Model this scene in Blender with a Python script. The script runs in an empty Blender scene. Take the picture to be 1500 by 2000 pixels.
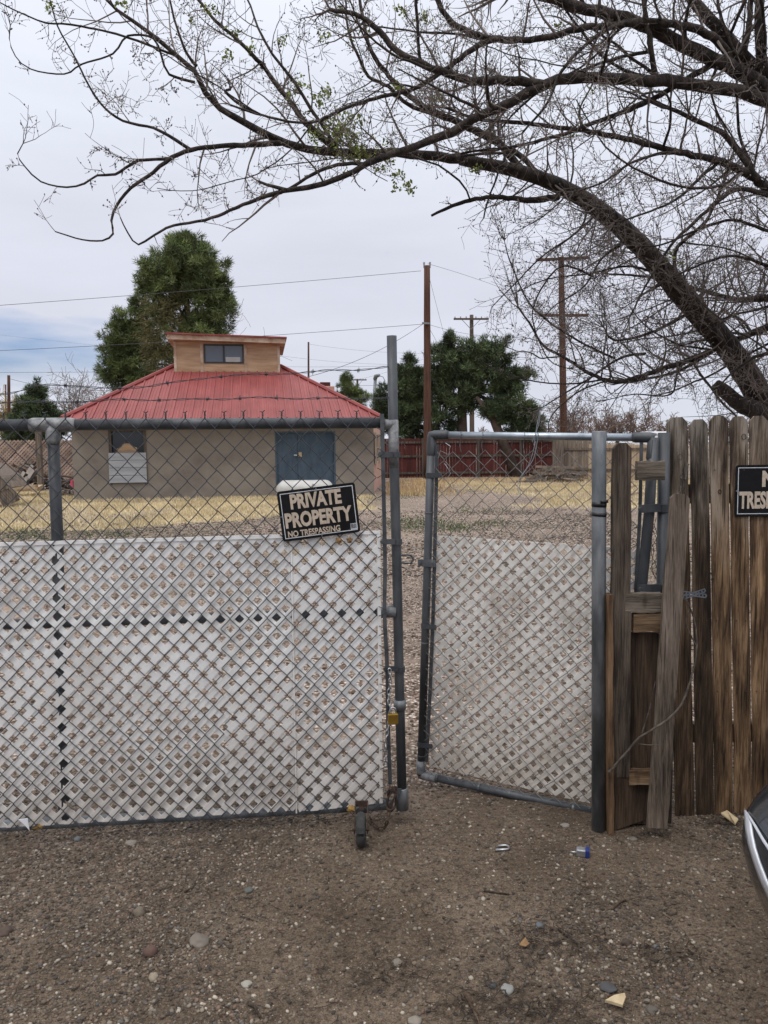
import bpy, math, random
import numpy as np
from mathutils import Vector, Matrix, Euler
from mathutils.bvhtree import BVHTree

# ------------------------------------------------------------------ camera
S = bpy.context.scene
COL = S.collection
R = math.radians
F = 1550.0                       # focal length in photo pixels (1500 x 2000)
CAM_Z = 1.6
cd = bpy.data.cameras.new("camera")
cam = bpy.data.objects.new("camera", cd); COL.objects.link(cam)
cd.sensor_fit = 'VERTICAL'; cd.sensor_height = 24.0; cd.lens = 24.0 * F / 2000.0
cd.clip_start = 0.05; cd.clip_end = 3000
CM = Matrix.Rotation(R(90 - 4.87), 3, 'X') @ Matrix.Rotation(-0.010, 3, 'Z')
cam.matrix_world = Matrix.Translation((0, 0, CAM_Z)) @ CM.to_4x4()
S.camera = cam; bpy.context.view_layer.update()

# ------------------------------------------------------------------ world
SUN_EL, SUN_AZ = 58.0, 215.0     # azimuth clockwise from +Y: behind the photographer, to the left
w = bpy.data.worlds.new("World"); S.world = w; w.use_nodes = True
nt = w.node_tree; nt.nodes.clear(); N = nt.nodes.new; L = nt.links.new
out = N('ShaderNodeOutputWorld')
sky = N('ShaderNodeTexSky'); sky.sky_type = 'NISHITA'; sky.sun_disc = False
sky.sun_elevation = R(SUN_EL); sky.sun_rotation = R(SUN_AZ); sky.dust_density = 2.0; sky.air_density = 1.2
bs = N('ShaderNodeBackground'); bs.inputs[1].default_value = 0.11; 
tint = N('ShaderNodeMix'); tint.data_type = 'RGBA'; tint.blend_type = 'MULTIPLY'; tint.inputs[0].default_value = 1; L(sky.outputs[0], tint.inputs[6]); tint.inputs[7].default_value = (.55, .78, 1.25, 1)
L(tint.outputs[2], bs.inputs[0])
tc = N('ShaderNodeTexCoord')
sep = N('ShaderNodeSeparateXYZ'); L(tc.outputs['Generated'], sep.inputs[0])
rampz = N('ShaderNodeValToRGB'); L(sep.outputs[2], rampz.inputs[0])
cr = rampz.color_ramp
cr.elements[0].position = 0.0; cr.elements[0].color = (0.70, 0.74, 0.83, 1)
cr.elements[1].position = 1.0; cr.elements[1].color = (2.5, 2.5, 2.55, 1)
for p, c in ((0.06, (.71, .74, .84)), (0.2, (.73, .75, .86)), (0.36, (.82, .86, .97)), (0.6, (.96, 1.0, 1.11))):
    e = cr.elements.new(p); e.color = (*c, 1)
mp = N('ShaderNodeMapping'); L(tc.outputs['Generated'], mp.inputs[0]); mp.inputs['Scale'].default_value = (1.2, 1.2, 5.5)
mp.inputs['Rotation'].default_value = (0.0, R(4), 0)
nz = N('ShaderNodeTexNoise'); L(mp.outputs[0], nz.inputs[0]); nz.inputs['Scale'].default_value = 2.2; nz.inputs['Detail'].default_value = 7; nz.inputs['Roughness'].default_value = .52
mr = N('ShaderNodeMapRange'); L(nz.outputs[0], mr.inputs[0]); mr.inputs[1].default_value = .3; mr.inputs[2].default_value = .7; mr.inputs[3].default_value = .93; mr.inputs[4].default_value = 1.06
vm = N('ShaderNodeVectorMath'); vm.operation = 'SCALE'; L(rampz.outputs[0], vm.inputs[0]); L(mr.outputs[0], vm.inputs['Scale'])
bc = N('ShaderNodeBackground'); L(vm.outputs[0], bc.inputs[0]); bc.inputs[1].default_value = 1.0
# openings in the cloud deck: low in the west (left of the view), and a faint one higher up there
dv = Vector((-0.48, 1.0, 0.117)).normalized()
sc_ = N('ShaderNodeVectorMath'); sc_.operation = 'MULTIPLY'; L(tc.outputs['Generated'], sc_.inputs[0]); sc_.inputs[1].default_value = (1, 1, 4.2)
sb_ = N('ShaderNodeVectorMath'); sb_.operation = 'DISTANCE'; L(sc_.outputs[0], sb_.inputs[0]); sb_.inputs[1].default_value = (dv.x, dv.y, dv.z * 4.2)
m2 = N('ShaderNodeMapRange'); L(sb_.outputs['Value'], m2.inputs[0]); m2.inputs[1].default_value = .04; m2.inputs[2].default_value = .3; m2.inputs[3].default_value = .49; m2.inputs[4].default_value = 0
n2 = N('ShaderNodeTexNoise'); L(mp.outputs[0], n2.inputs[0]); n2.inputs['Scale'].default_value = 5.5; n2.inputs['Detail'].default_value = 6
ad = N('ShaderNodeMath'); ad.operation = 'ADD'; L(m2.outputs[0], ad.inputs[0]); L(n2.outputs[0], ad.inputs[1])
m3 = N('ShaderNodeMapRange'); L(ad.outputs[0], m3.inputs[0]); m3.inputs[1].default_value = .72; m3.inputs[2].default_value = 1.2; m3.inputs[3].default_value = 1; m3.inputs[4].default_value = .12
ms = N('ShaderNodeMixShader'); L(m3.outputs[0], ms.inputs[0]); L(bs.outputs[0], ms.inputs[1]); L(bc.outputs[0], ms.inputs[2])
L(ms.outputs[0], out.inputs[0])

# ------------------------------------------------------------------ sun (veiled by the overcast)
sd = bpy.data.lights.new("sun", 'SUN'); sd.energy = 0.9; sd.angle = R(14); sd.color = (1.0, .96, .90)
so = bpy.data.objects.new("sun", sd); COL.objects.link(so); so.location = (-6, -8, 20)
az = R(SUN_AZ); el = R(SUN_EL)
so.rotation_euler = Vector((math.sin(az) * math.cos(el), math.cos(az) * math.cos(el), math.sin(el))).to_track_quat('Z', 'Y').to_euler()
S.view_settings.view_transform = 'Standard'; S.view_settings.look = 'None'
S.view_settings.exposure = 0.0; S.view_settings.gamma = 1.0; S.view_settings.use_curve_mapping = False

# ------------------------------------------------------------------ projection helpers
CL = Vector((0, 0, CAM_Z))
def ray(px, py): return CM @ Vector(((px - 750) / F, -(py - 1000) / F, -1))
def P(px, py, Y):
    d = ray(px, py); return CL + d * (Y / d.y)
def G(px, py, z=0.0):
    d = ray(px, py); return CL + d * ((z - CAM_Z) / d.z)
def PV(px, py, A, B):
    d = ray(px, py); n = (-(B[1] - A[1]), B[0] - A[0])
    t = (n[0] * A[0] + n[1] * A[1]) / (n[0] * d.x + n[1] * d.y)
    return CL + d * t
rnd = random.Random(7)
U = rnd.uniform

# ------------------------------------------------------------------ mesh helpers
ORG = {}
def tag(o, label=None, cat=None, group=None, kind=None):
    if label: o['label'] = label
    if cat: o['category'] = cat
    if group: o['group'] = group
    if kind: o['kind'] = kind
    return o
def thing(name, loc, label, cat, group=None):
    o = bpy.data.objects.new(name, None); COL.objects.link(o); o.location = loc
    o.empty_display_size = .1
    ORG[o.name] = Vector(loc); return tag(o, label, cat, group)
class MB:
    def __init__(s): s.v = []; s.f = []; s.c = []
    def poly(s, pts, faces, col=None):
        n = len(s.v); s.v.extend([tuple(p) for p in pts]); s.f.extend([tuple(i + n for i in f) for f in faces])
        s.c.extend([col or (1, 1, 1)] * len(pts))
    def hexa(s, p):   # 8 pts: bottom 4 ccw, top 4 ccw
        s.poly(p, [(3, 2, 1, 0), (4, 5, 6, 7), (0, 1, 5, 4), (1, 2, 6, 5), (2, 3, 7, 6), (3, 0, 4, 7)])
    def box(s, lo, hi):
        x0, y0, z0 = lo; x1, y1, z1 = hi
        s.hexa([(x0, y0, z0), (x1, y0, z0), (x1, y1, z0), (x0, y1, z0), (x0, y0, z1), (x1, y0, z1), (x1, y1, z1), (x0, y1, z1)])
    def obox(s, c, ax, ay, az):   # centre and three half vectors
        c = Vector(c); ax = Vector(ax); ay = Vector(ay); az = Vector(az)
        s.hexa([c - ax - ay - az, c + ax - ay - az, c + ax + ay - az, c - ax + ay - az, c - ax - ay + az, c + ax - ay + az, c + ax + ay + az, c - ax + ay + az])
    def bar(s, a, b, wd, th, side=None):
        a = Vector(a); b = Vector(b); d = (b - a).normalized()
        side = Vector(side) if side else (Vector((0, 0, 1)) if abs(d.z) < .9 else Vector((1, 0, 0)))
        side = (side - d * side.dot(d)).normalized(); n = d.cross(side)
        s.obox((a + b) / 2, (b - a) / 2, side * wd / 2, n * th / 2)
    def tube(s, pts, r, n=8, cap=True, closed=False, col=None, rough=0.0):
        P_ = np.array([tuple(p) for p in pts], float); m = len(P_)
        r = np.full(m, float(r)) if np.isscalar(r) else np.array(r, float)
        if closed: T = np.roll(P_, -1, 0) - np.roll(P_, 1, 0)
        else: T = np.gradient(P_, axis=0)
        T /= np.linalg.norm(T, axis=1)[:, None] + 1e-12
        ref = np.array([0, 0, 1.]) if abs(T[:, 2]).mean() < .8 else np.array([0, 1., 0])
        A = np.cross(T, ref); bad = np.linalg.norm(A, axis=1) < 1e-6; A[bad] = (1, 0, 0)
        A /= np.linalg.norm(A, axis=1)[:, None]
        B = np.cross(T, A)
        th = np.arange(n) * 2 * math.pi / n
        rr = r[:, None, None]
        if rough: rr = rr * (1 + rough * (np.random.RandomState(len(s.v) % 99991).rand(m, n, 1) - .5))
        V = P_[:, None, :] + rr * (np.cos(th)[None, :, None] * A[:, None, :] + np.sin(th)[None, :, None] * B[:, None, :])
        b = len(s.v); s.v.extend(map(tuple, V.reshape(-1, 3)))
        s.c.extend([col or (1, 1, 1)] * (m * n))
        k = m if closed else m - 1
        for i in range(k):
            i2 = (i + 1) % m
            for j in range(n):
                j2 = (j + 1) % n
                s.f.append((b + i * n + j, b + i2 * n + j, b + i2 * n + j2, b + i * n + j2))
        if cap and not closed:
            s.f.append(tuple(b + j for j in range(n))); s.f.append(tuple(b + (m - 1) * n + j for j in reversed(range(n))))
    def extr(s, pts, d):     # planar polygon extruded by vector d
        n = len(pts); d = Vector(d); a = [Vector(p) for p in pts]
        s.poly(a + [p + d for p in a], [tuple(reversed(range(n))), tuple(range(n, 2 * n))] + [(i, (i + 1) % n, n + (i + 1) % n, n + i) for i in range(n)])
    def build(s, name, mat, parent=None, smooth=False, vcol=False, bevel=0):
        return mk(name, s.v, s.f, mat, parent, smooth, s.c if vcol else None, bevel)
def mk(name, v, f, mat, parent=None, smooth=False, col=None, bevel=0):
    V = np.array(v, dtype=np.float32)
    if parent is not None: org = ORG[parent.name]
    else: org = Vector((float((V[:, 0].min() + V[:, 0].max()) / 2), float((V[:, 1].min() + V[:, 1].max()) / 2), float(V[:, 2].min())))
    V = V - np.array(tuple(org), dtype=np.float32)
    me = bpy.data.meshes.new(name)
    if isinstance(f, np.ndarray):
        k = f.shape[1]
        me.vertices.add(len(V)); me.vertices.foreach_set('co', V.ravel())
        me.loops.add(f.size); me.loops.foreach_set('vertex_index', f.astype(np.int32).ravel())
        me.polygons.add(len(f)); me.polygons.foreach_set('loop_start', np.arange(0, f.size, k, dtype=np.int32))
        me.update(calc_edges=True); me.validate()
    else:
        me.from_pydata(V.tolist(), [], f); me.update()
    if smooth: me.polygons.foreach_set('use_smooth', np.ones(len(me.polygons), dtype=bool))
    if col is not None:
        a = me.color_attributes.new('Col', 'FLOAT_COLOR', 'POINT')
        C = np.ones((len(V), 4), dtype=np.float32); C[:, :3] = np.array(col, dtype=np.float32)
        a.data.foreach_set('color', C.ravel())
    me.materials.append(mat)
    o = bpy.data.objects.new(name, me); COL.objects.link(o)
    if parent is not None: o.parent = parent
    else: o.location = org
    ORG[o.name] = org
    if bevel:
        b = o.modifiers.new('bevel', 'BEVEL'); b.width = bevel; b.segments = 2; b.limit_method = 'ANGLE'
    return o

def vnoise(x, y, seed=0):
    x = np.asarray(x, float); y = np.asarray(y, float)
    xi = np.floor(x).astype(np.int64); yi = np.floor(y).astype(np.int64); xf = x - xi; yf = y - yi
    def h(a, b):
        n = (a * 374761393 + b * 668265263 + seed * 144269) & 0x7fffffff
        n = ((n ^ (n >> 13)) * 1274126177) & 0x7fffffff
        return ((n ^ (n >> 16)) & 0xffff) / 65535.0
    sx = xf * xf * (3 - 2 * xf); sy = yf * yf * (3 - 2 * yf)
    return (h(xi, yi) * (1 - sx) + h(xi + 1, yi) * sx) * (1 - sy) + (h(xi, yi + 1) * (1 - sx) + h(xi + 1, yi + 1) * sx) * sy
def fbm(x, y, seed=0, o=4):
    t = 0; a = .5; x = np.asarray(x, float); y = np.asarray(y, float)
    for i in range(o): t = t + a * vnoise(x * 2 ** i, y * 2 ** i, seed + i * 17); a /= 2
    return t / (1 - .5 ** o)

# ------------------------------------------------------------------ materials
def newmat(name):
    m = bpy.data.materials.new(name); m.use_nodes = True
    return m, m.node_tree, m.node_tree.nodes['Principled BSDF']
def noisy(name, c1, c2, scale=4, rough=.8, metal=0, bump=.2, bscale=None, stretch=(1, 1, 1), detail=6, c3=None, lo=.35, hi=.65, vcol=False, spec=.5, bdist=.01, coat=0):
    m, t, b = newmat(name); N = t.nodes.new; L = t.links.new
    tc = N('ShaderNodeTexCoord'); oi = N('ShaderNodeObjectInfo')
    ad = N('ShaderNodeVectorMath'); ad.operation = 'MULTIPLY_ADD'; L(oi.outputs['Random'], ad.inputs[0]); ad.inputs[1].default_value = (7, 11, 13); L(tc.outputs['Object'], ad.inputs[2])
    mp = N('ShaderNodeMapping'); L(ad.outputs[0], mp.inputs[0]); mp.inputs['Scale'].default_value = stretch
    n = N('ShaderNodeTexNoise'); L(mp.outputs[0], n.inputs[0]); n.inputs['Scale'].default_value = scale; n.inputs['Detail'].default_value = detail; n.inputs['Roughness'].default_value = .6
    r = N('ShaderNodeValToRGB'); L(n.outputs[0], r.inputs[0])
    r.color_ramp.elements[0].position = lo; r.color_ramp.elements[0].color = (*c1, 1)
    r.color_ramp.elements[1].position = hi; r.color_ramp.elements[1].color = (*c2, 1)
    if c3: e = r.color_ramp.elements.new((lo + hi) / 2); e.color = (*c3, 1)
    src = r.outputs[0]
    if vcol:
        a = N('ShaderNodeVertexColor'); a.layer_name = 'Col'
        mx = N('ShaderNodeMix'); mx.data_type = 'RGBA'; mx.blend_type = 'MULTIPLY'; mx.inputs[0].default_value = 1
        L(src, mx.inputs[6]); L(a.outputs[0], mx.inputs[7]); src = mx.outputs[2]
    L(src, b.inputs['Base Color'])
    b.inputs['Roughness'].default_value = rough; b.inputs['Metallic'].default_value = metal
    b.inputs['Specular IOR Level'].default_value = spec; b.inputs['Coat Weight'].default_value = coat
    if bump:
        n2 = N('ShaderNodeTexNoise'); L(mp.outputs[0], n2.inputs[0]); n2.inputs['Scale'].default_value = bscale or scale * 4; n2.inputs['Detail'].default_value = 5
        bp = N('ShaderNodeBump'); L(n2.outputs[0], bp.inputs['Height']); bp.inputs['Strength'].default_value = bump; bp.inputs['Distance'].default_value = bdist
        L(bp.outputs[0], b.inputs['Normal'])
    return m
def woodmat(name, c_dark, c_mid, c_light, topgrey=0, horiz=False, crack=.75, ztop=1.7, zlow=1.2, knots=True, low_dark=0.0):
    """weathered board: grain along Z, knots, silver-grey where rain reaches it"""
    m, t, b = newmat(name); N = t.nodes.new; L = t.links.new
    tc = N('ShaderNodeTexCoord'); oi = N('ShaderNodeObjectInfo')
    ad = N('ShaderNodeVectorMath'); ad.operation = 'MULTIPLY_ADD'; L(oi.outputs['Random'], ad.inputs[0]); ad.inputs[1].default_value = (17, 31, 23); L(tc.outputs['Object'], ad.inputs[2])
    mp = N('ShaderNodeMapping'); L(ad.outputs[0], mp.inputs[0]); mp.inputs['Scale'].default_value = (.05, 1, 1) if horiz else (1, 1, .045)
    n = N('ShaderNodeTexNoise'); L(mp.outputs[0], n.inputs[0]); n.inputs['Scale'].default_value = 150; n.inputs['Detail'].default_value = 9; n.inputs['Roughness'].default_value = .78; n.inputs['Distortion'].default_value = .45
    mpb = N('ShaderNodeMapping'); L(ad.outputs[0], mpb.inputs[0]); mpb.inputs['Scale'].default_value = (.18, 1, 1) if horiz else (1, 1, .16)
    nb = N('ShaderNodeTexNoise'); L(mpb.outputs[0], nb.inputs[0]); nb.inputs['Scale'].default_value = 22; nb.inputs['Detail'].default_value = 5
    mx0 = N('ShaderNodeMath'); mx0.operation = 'MULTIPLY_ADD'; L(nb.outputs[0], mx0.inputs[0]); mx0.inputs[1].default_value = .9; L(n.outputs[0], mx0.inputs[2])
    hf = N('ShaderNodeMath'); hf.operation = 'MULTIPLY'; L(mx0.outputs[0], hf.inputs[0]); hf.inputs[1].default_value = .53
    r = N('ShaderNodeValToRGB'); L(hf.outputs[0], r.inputs[0]); r.color_ramp.elements[0].position = .39; r.color_ramp.elements[0].color = (*c_dark, 1)
    r.color_ramp.elements[1].position = .62; r.color_ramp.elements[1].color = (*c_light, 1); e = r.color_ramp.elements.new(.50); e.color = (*c_mid, 1)
    src = r.outputs[0]
    # per-board tone
    hv = N('ShaderNodeHueSaturation'); L(src, hv.inputs['Color']); mrv = N('ShaderNodeMapRange'); L(oi.outputs['Random'], mrv.inputs[0]); mrv.inputs[3].default_value = .72; mrv.inputs[4].default_value = 1.25
    L(mrv.outputs[0], hv.inputs['Value']); src = hv.outputs[0]
    if topgrey:
        geo = N('ShaderNodeNewGeometry'); sp = N('ShaderNodeSeparateXYZ'); L(geo.outputs['Position'], sp.inputs[0])
        ma = N('ShaderNodeMath'); ma.operation = 'MULTIPLY_ADD'; L(nb.outputs[0], ma.inputs[0]); ma.inputs[1].default_value = 1.3; L(sp.outputs[2], ma.inputs[2])
        rg = N('ShaderNodeMapRange'); L(ma.outputs[0], rg.inputs[0]); rg.inputs[1].default_value = zlow + .65; rg.inputs[2].default_value = ztop + .65; rg.inputs[4].default_value = topgrey
        rgy = N('ShaderNodeValToRGB'); L(hf.outputs[0], rgy.inputs[0]); rgy.color_ramp.elements[0].position = .42; rgy.color_ramp.elements[0].color = (.045, .038, .032, 1); rgy.color_ramp.elements[1].position = .60; rgy.color_ramp.elements[1].color = (.31, .27, .225, 1)
        mg = N('ShaderNodeMix'); mg.data_type = 'RGBA'; L(rg.outputs[0], mg.inputs[0]); L(src, mg.inputs[6]); L(rgy.outputs[0], mg.inputs[7]); src = mg.outputs[2]
    if knots:
        mk_ = N('ShaderNodeMapping'); L(ad.outputs[0], mk_.inputs[0]); mk_.inputs['Scale'].default_value = (9, 9, 3.2)
        vo = N('ShaderNodeTexVoronoi'); L(mk_.outputs[0], vo.inputs[0]); vo.inputs['Scale'].default_value = 1.0
        mk2 = N('ShaderNodeMapRange'); L(vo.outputs['Distance'], mk2.inputs[0]); mk2.inputs[1].default_value = .05; mk2.inputs[2].default_value = .14; mk2.inputs[3].default_value = .85; mk2.inputs[4].default_value = 0
        mm = N('ShaderNodeMix'); mm.data_type = 'RGBA'; L(mk2.outputs[0], mm.inputs[0]); L(src, mm.inputs[6]); mm.inputs[7].default_value = (.03, .018, .012, 1); src = mm.outputs[2]
    if crack:
        mc = N('ShaderNodeMapping'); L(ad.outputs[0], mc.inputs[0]); mc.inputs['Scale'].default_value = (.03, 1, 1) if horiz else (1, 1, .022); mc.inputs['Location'].default_value = (3, 5, 1)
        nc = N('ShaderNodeTexNoise'); L(mc.outputs[0], nc.inputs[0]); nc.inputs['Scale'].default_value = 150; nc.inputs['Detail'].default_value = 3
        rc_ = N('ShaderNodeMapRange'); L(nc.outputs[0], rc_.inputs[0]); rc_.inputs[1].default_value = .33; rc_.inputs[2].default_value = .42; rc_.inputs[3].default_value = crack; rc_.inputs[4].default_value = 0
        mcx = N('ShaderNodeMix'); mcx.data_type = 'RGBA'; L(rc_.outputs[0], mcx.inputs[0]); L(src, mcx.inputs[6]); mcx.inputs[7].default_value = (.012, .009, .007, 1); src = mcx.outputs[2]
    L(src, b.inputs['Base Color']); b.inputs['Roughness'].default_value = .88; b.inputs['Specular IOR Level'].default_value = .25
    bp = N('ShaderNodeBump'); L(n.outputs[0], bp.inputs['Height']); bp.inputs['Strength'].default_value = .6; bp.inputs['Distance'].default_value = .006; L(bp.outputs[0], b.inputs['Normal'])
    return m

M = {}
M['galv_dark'] = noisy('galv_dark', (.038, .042, .047), (.095, .10, .106), 11, .55, .3, .15, 60, (1, 1, .35), 9, c3=(.062, .067, .073))
M['galv'] = noisy('galv', (.075, .082, .088), (.23, .24, .25), 12, .5, .4, .12, 60, (1, 1, .3), 9, c3=(.13, .14, .148))
M['galv_bright'] = noisy('galv_bright', (.25, .29, .32), (.42, .46, .50), 14, .3, .75, .05, 60)
M['galv_pale'] = noisy('galv_pale', (.11, .115, .12), (.30, .30, .30), 30, .6, .3, .2, 90)
M['wire_dark'] = noisy('wire_dark', (.035, .038, .045), (.07, .075, .085), 30, .55, .4, 0)
M['wire_grey'] = noisy('wire_grey', (.11, .105, .10), (.22, .21, .20), 30, .55, .4, 0)
M['lattice'] = noisy('lattice', (.58, .56, .53), (.82, .81, .79), 3.5, .55, 0, .12, 40, c3=(.76, .75, .73), lo=.3, hi=.62)
M['lattice_dirty'] = noisy('lattice_dirty', (.50, .45, .39), (.78, .75, .70), 4, .6, 0, .12, 40, c3=(.70, .67, .62), lo=.3, hi=.62)
M['sign_black'] = noisy('sign_black', (.003, .003, .0035), (.008, .008, .009), 25, .6, 0, .05, 80, spec=.2)
M['sign_ink'] = noisy('sign_ink', (.42, .34, .26), (.56, .46, .36), 60, .5, 0, .0)
M['sign_line'] = noisy('sign_line', (.5, .52, .55), (.66, .68, .7), 60, .5, 0, .0)
M['picket'] = woodmat('picket', (.014, .009, .006), (.115, .068, .036), (.34, .215, .118), topgrey=.88, ztop=1.8, zlow=1.2)
M['picket_dark'] = woodmat('picket_dark', (.010, .007, .005), (.06, .038, .023), (.17, .11, .066), topgrey=.85, ztop=1.75, zlow=1.15)
M['wood_brown'] = woodmat('wood_brown', (.028, .017, .011), (.075, .048, .031), (.14, .095, .062))
M['wood_dark'] = woodmat('wood_dark', (.014, .010, .008), (.055, .041, .031), (.13, .10, .076))
M['wood_worn'] = woodmat('wood_worn', (.05, .037, .028), (.14, .108, .082), (.24, .195, .155))
M['wood_fresh'] = woodmat('wood_fresh', (.10, .055, .028), (.24, .145, .08), (.38, .26, .16))
M['wood_grey'] = woodmat('wood_grey', (.07, .058, .047), (.16, .135, .11), (.27, .235, .195))
M['wood_grey_h'] = woodmat('wood_grey_h', (.05, .04, .032), (.16, .13, .10), (.27, .23, .185), horiz=True)
M['wood_fresh_h'] = woodmat('wood_fresh_h', (.06, .035, .02), (.20, .125, .07), (.34, .24, .15), horiz=True)
M['wood_edge'] = woodmat('wood_edge', (.035, .02, .011), (.12, .07, .038), (.21, .13, .075))
M['rail_old'] = noisy('rail_old', (.035, .026, .02), (.12, .095, .075), 6, .9, 0, .3, 20, (3, 3, .2))
M['wood_grey_lo'] = noisy('wood_grey_lo', (.06, .045, .035), (.20, .16, .125), 6, .9, 0, .3, 20, (3, 3, .2))
M['stucco'] = noisy('stucco', (.13, .11, .09), (.26, .225, .187), 1.0, .95, 0, .5, 30, (1, 1, 1.4), 9, c3=(.215, .186, .153), lo=.25, hi=.75)
M['stucco_pink'] = noisy('stucco_pink', (.42, .24, .18), (.52, .32, .25), 1.5, .95, 0, .4, 30)
M['roof_red'] = noisy('roof_red', (.18, .044, .042), (.315, .088, .082), 1.6, .55, .0, .04, 6, (1, .3, 1), 9, c3=(.255, .062, .058), spec=.25, lo=.28, hi=.74)
M['fascia'] = noisy('fascia', (.30, .18, .10), (.55, .44, .34), 3, .8, 0, .2, 20, (1, 1, 1))
M['ply'] = noisy('ply', (.34, .21, .12), (.50, .34, .21), 2.5, .8, 0, .15, 14, (.4, 1, 3))
M['door_blue'] = noisy('door_blue', (.035, .058, .085), (.07, .10, .135), 5, .75, 0, .15, 30, (1, 1, .4), c3=(.05, .078, .108))
M['board_grey'] = noisy('board_grey', (.27, .28, .295), (.37, .38, .39), 3, .85, 0, .2, 20, (.3, 1, 2))
M['board_trim'] = noisy('board_trim', (.34, .28, .22), (.46, .39, .31), 4, .85, 0, .2, 20)
m, t, b = newmat('glass_dark'); b.inputs['Base Color'].default_value = (.02, .025, .03, 1); b.inputs['Roughness'].default_value = .08; M['glass_dark'] = m
m, t, b = newmat('glass_pale'); b.inputs['Base Color'].default_value = (.10, .12, .15, 1); b.inputs['Roughness'].default_value = .12; M['glass_pale'] = m
M['frame_black'] = noisy('frame_black', (.012, .012, .013), (.03, .03, .03), 20, .5, 0, 0)
M['fence_red'] = noisy('fence_red', (.05, .010, .008), (.10, .020, .016), 3, .9, 0, .25, 14, (3, 3, .3))
M['fence_grey'] = noisy('fence_grey', (.13, .10, .075), (.27, .215, .165), 3, .95, 0, .3, 14, (4, 4, .3))
M['fence_tan'] = noisy('fence_tan', (.30, .22, .14), (.45, .34, .23), 3, .95, 0, .3, 14, (4, 4, .3))
M['lath'] = noisy('lath', (.24, .175, .14), (.40, .31, .25), 3, .95, 0, .2, 14, vcol=True)
M['pole'] = noisy('pole', (.045, .018, .010), (.11, .048, .027), 5, .9, 0, .3, 18, (5, 5, .25))
M['pole_grey'] = noisy('pole_grey', (.055, .038, .028), (.11, .08, .06), 5, .9, 0, .3, 18, (5, 5, .25))
M['bark'] = noisy('bark', (.012, .009, .007), (.075, .057, .046), 9, .95, 0, 1.0, 16, (1.6, 1.6, .7), c3=(.034, .026, .021), bdist=.05)
M['twig'] = noisy('twig', (.055, .043, .037), (.21, .175, .155), .8, .9, 0, 0)
M['twig_vine'] = noisy('twig_vine', (.03, .023, .018), (.11, .088, .07), 30, .9, 0, .4, 80)
M['twig_grey'] = noisy('twig_grey', (.10, .075, .06), (.22, .175, .145), .5, .9, 0, 0)
M['twig_far'] = noisy('twig_far', (.12, .078, .06), (.20, .14, .11), .3, .95, 0, 0)
M['twig_willow'] = noisy('twig_willow', (.22, .16, .06), (.36, .28, .12), .5, .95, 0, 0)
M['bud_leaf'] = noisy('bud_leaf', (.13, .17, .03), (.26, .30, .07), 6, .7, 0, 0)
M['pine'] = noisy('pine', (.055, .082, .024), (.165, .20, .07), 1.2, .8, 0, 0, vcol=True, lo=.3, hi=.7)
M['needle_dead'] = noisy('needle_dead', (.085, .078, .028), (.15, .13, .055), 1.2, .9, 0, 0)
M['cedar'] = noisy('cedar', (.028, .046, .018), (.085, .112, .046), 1.0, .85, 0, 0, vcol=True, lo=.3, hi=.7)
M['trunk_far'] = noisy('trunk_far', (.05, .035, .026), (.12, .085, .065), 3, .95, 0, .3, 10)
M['grass'] = noisy('grass', (.43, .35, .21), (.68, .58, .385), .8, .9, 0, 0, vcol=True)
M['weed'] = noisy('weed', (.05, .075, .025), (.12, .15, .06), 3, .85, 0, 0)
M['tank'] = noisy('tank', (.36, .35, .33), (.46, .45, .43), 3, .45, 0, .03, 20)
M['brass'] = noisy('brass', (.30, .18, .035), (.44, .28, .06), 30, .35, .85, .08, 90)
M['steel'] = noisy('steel', (.35, .36, .37), (.55, .56, .57), 30, .32, .85, .06, 90)
M['rust'] = noisy('rust', (.035, .022, .016), (.085, .05, .035), 40, .8, .3, .3, 90)
M['plastic_blue'] = noisy('plastic_blue', (.01, .025, .13), (.015, .035, .19), 40, .4, 0, 0)
M['tape'] = noisy('tape', (.006, .006, .007), (.015, .015, .016), 40, .45, 0, .1, 90)
M['rubber'] = noisy('rubber', (.018, .018, .018), (.05, .047, .043), 30, .85, 0, .3, 90)
M['leaf_dead'] = noisy('leaf_dead', (.13, .07, .03), (.30, .18, .08), 20, .85, 0, .3, 60)
M['leaf_gold'] = noisy('leaf_gold', (.30, .17, .04), (.42, .26, .08), 20, .8, 0, .2, 60)
M['chip'] = noisy('chip', (.36, .27, .15), (.50, .40, .25), 30, .85, 0, .3, 60)
M['stone'] = noisy('stone', (.5, .49, .47), (1.0, .98, .95), 8, .85, 0, .25, 60, vcol=True, lo=.3, hi=.7)
M['insul'] = noisy('insul', (.25, .25, .26), (.4, .4, .41), 5, .4, 0, 0)
M['cable'] = noisy('cable', (.05, .05, .052), (.09, .09, .092), 5, .6, 0, 0)
M['cable_pale'] = noisy('cable_pale', (.10, .10, .105), (.16, .16, .165), 5, .5, 0, 0)
M['lampgrey'] = noisy('lampgrey', (.16, .17, .18), (.25, .26, .27), 5, .5, .4, 0)
M['car_black'] = noisy('car_black', (.010, .012, .015), (.015, .018, .022), 60, .26, .0, .0, coat=.6)
M['car_trim'] = noisy('car_trim', (.55, .57, .60), (.65, .67, .70), 20, .30, .35, 0)
M['car_mesh'] = noisy('car_mesh', (.008, .008, .009), (.02, .02, .022), 60, .6, 0, 0)
M['car_lamp'] = noisy('car_lamp', (.5, .5, .52), (.7, .7, .72), 20, .08, .3, 0)
M['pink_trash'] = noisy('pink_trash', (.5, .06, .10), (.6, .1, .15), 20, .6, 0, 0)
M['white_far'] = noisy('white_far', (.6, .6, .62), (.75, .75, .77), 2, .6, 0, 0)
M['blue_far'] = noisy('blue_far', (.05, .10, .30), (.08, .15, .4), 2, .6, 0, 0)
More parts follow.
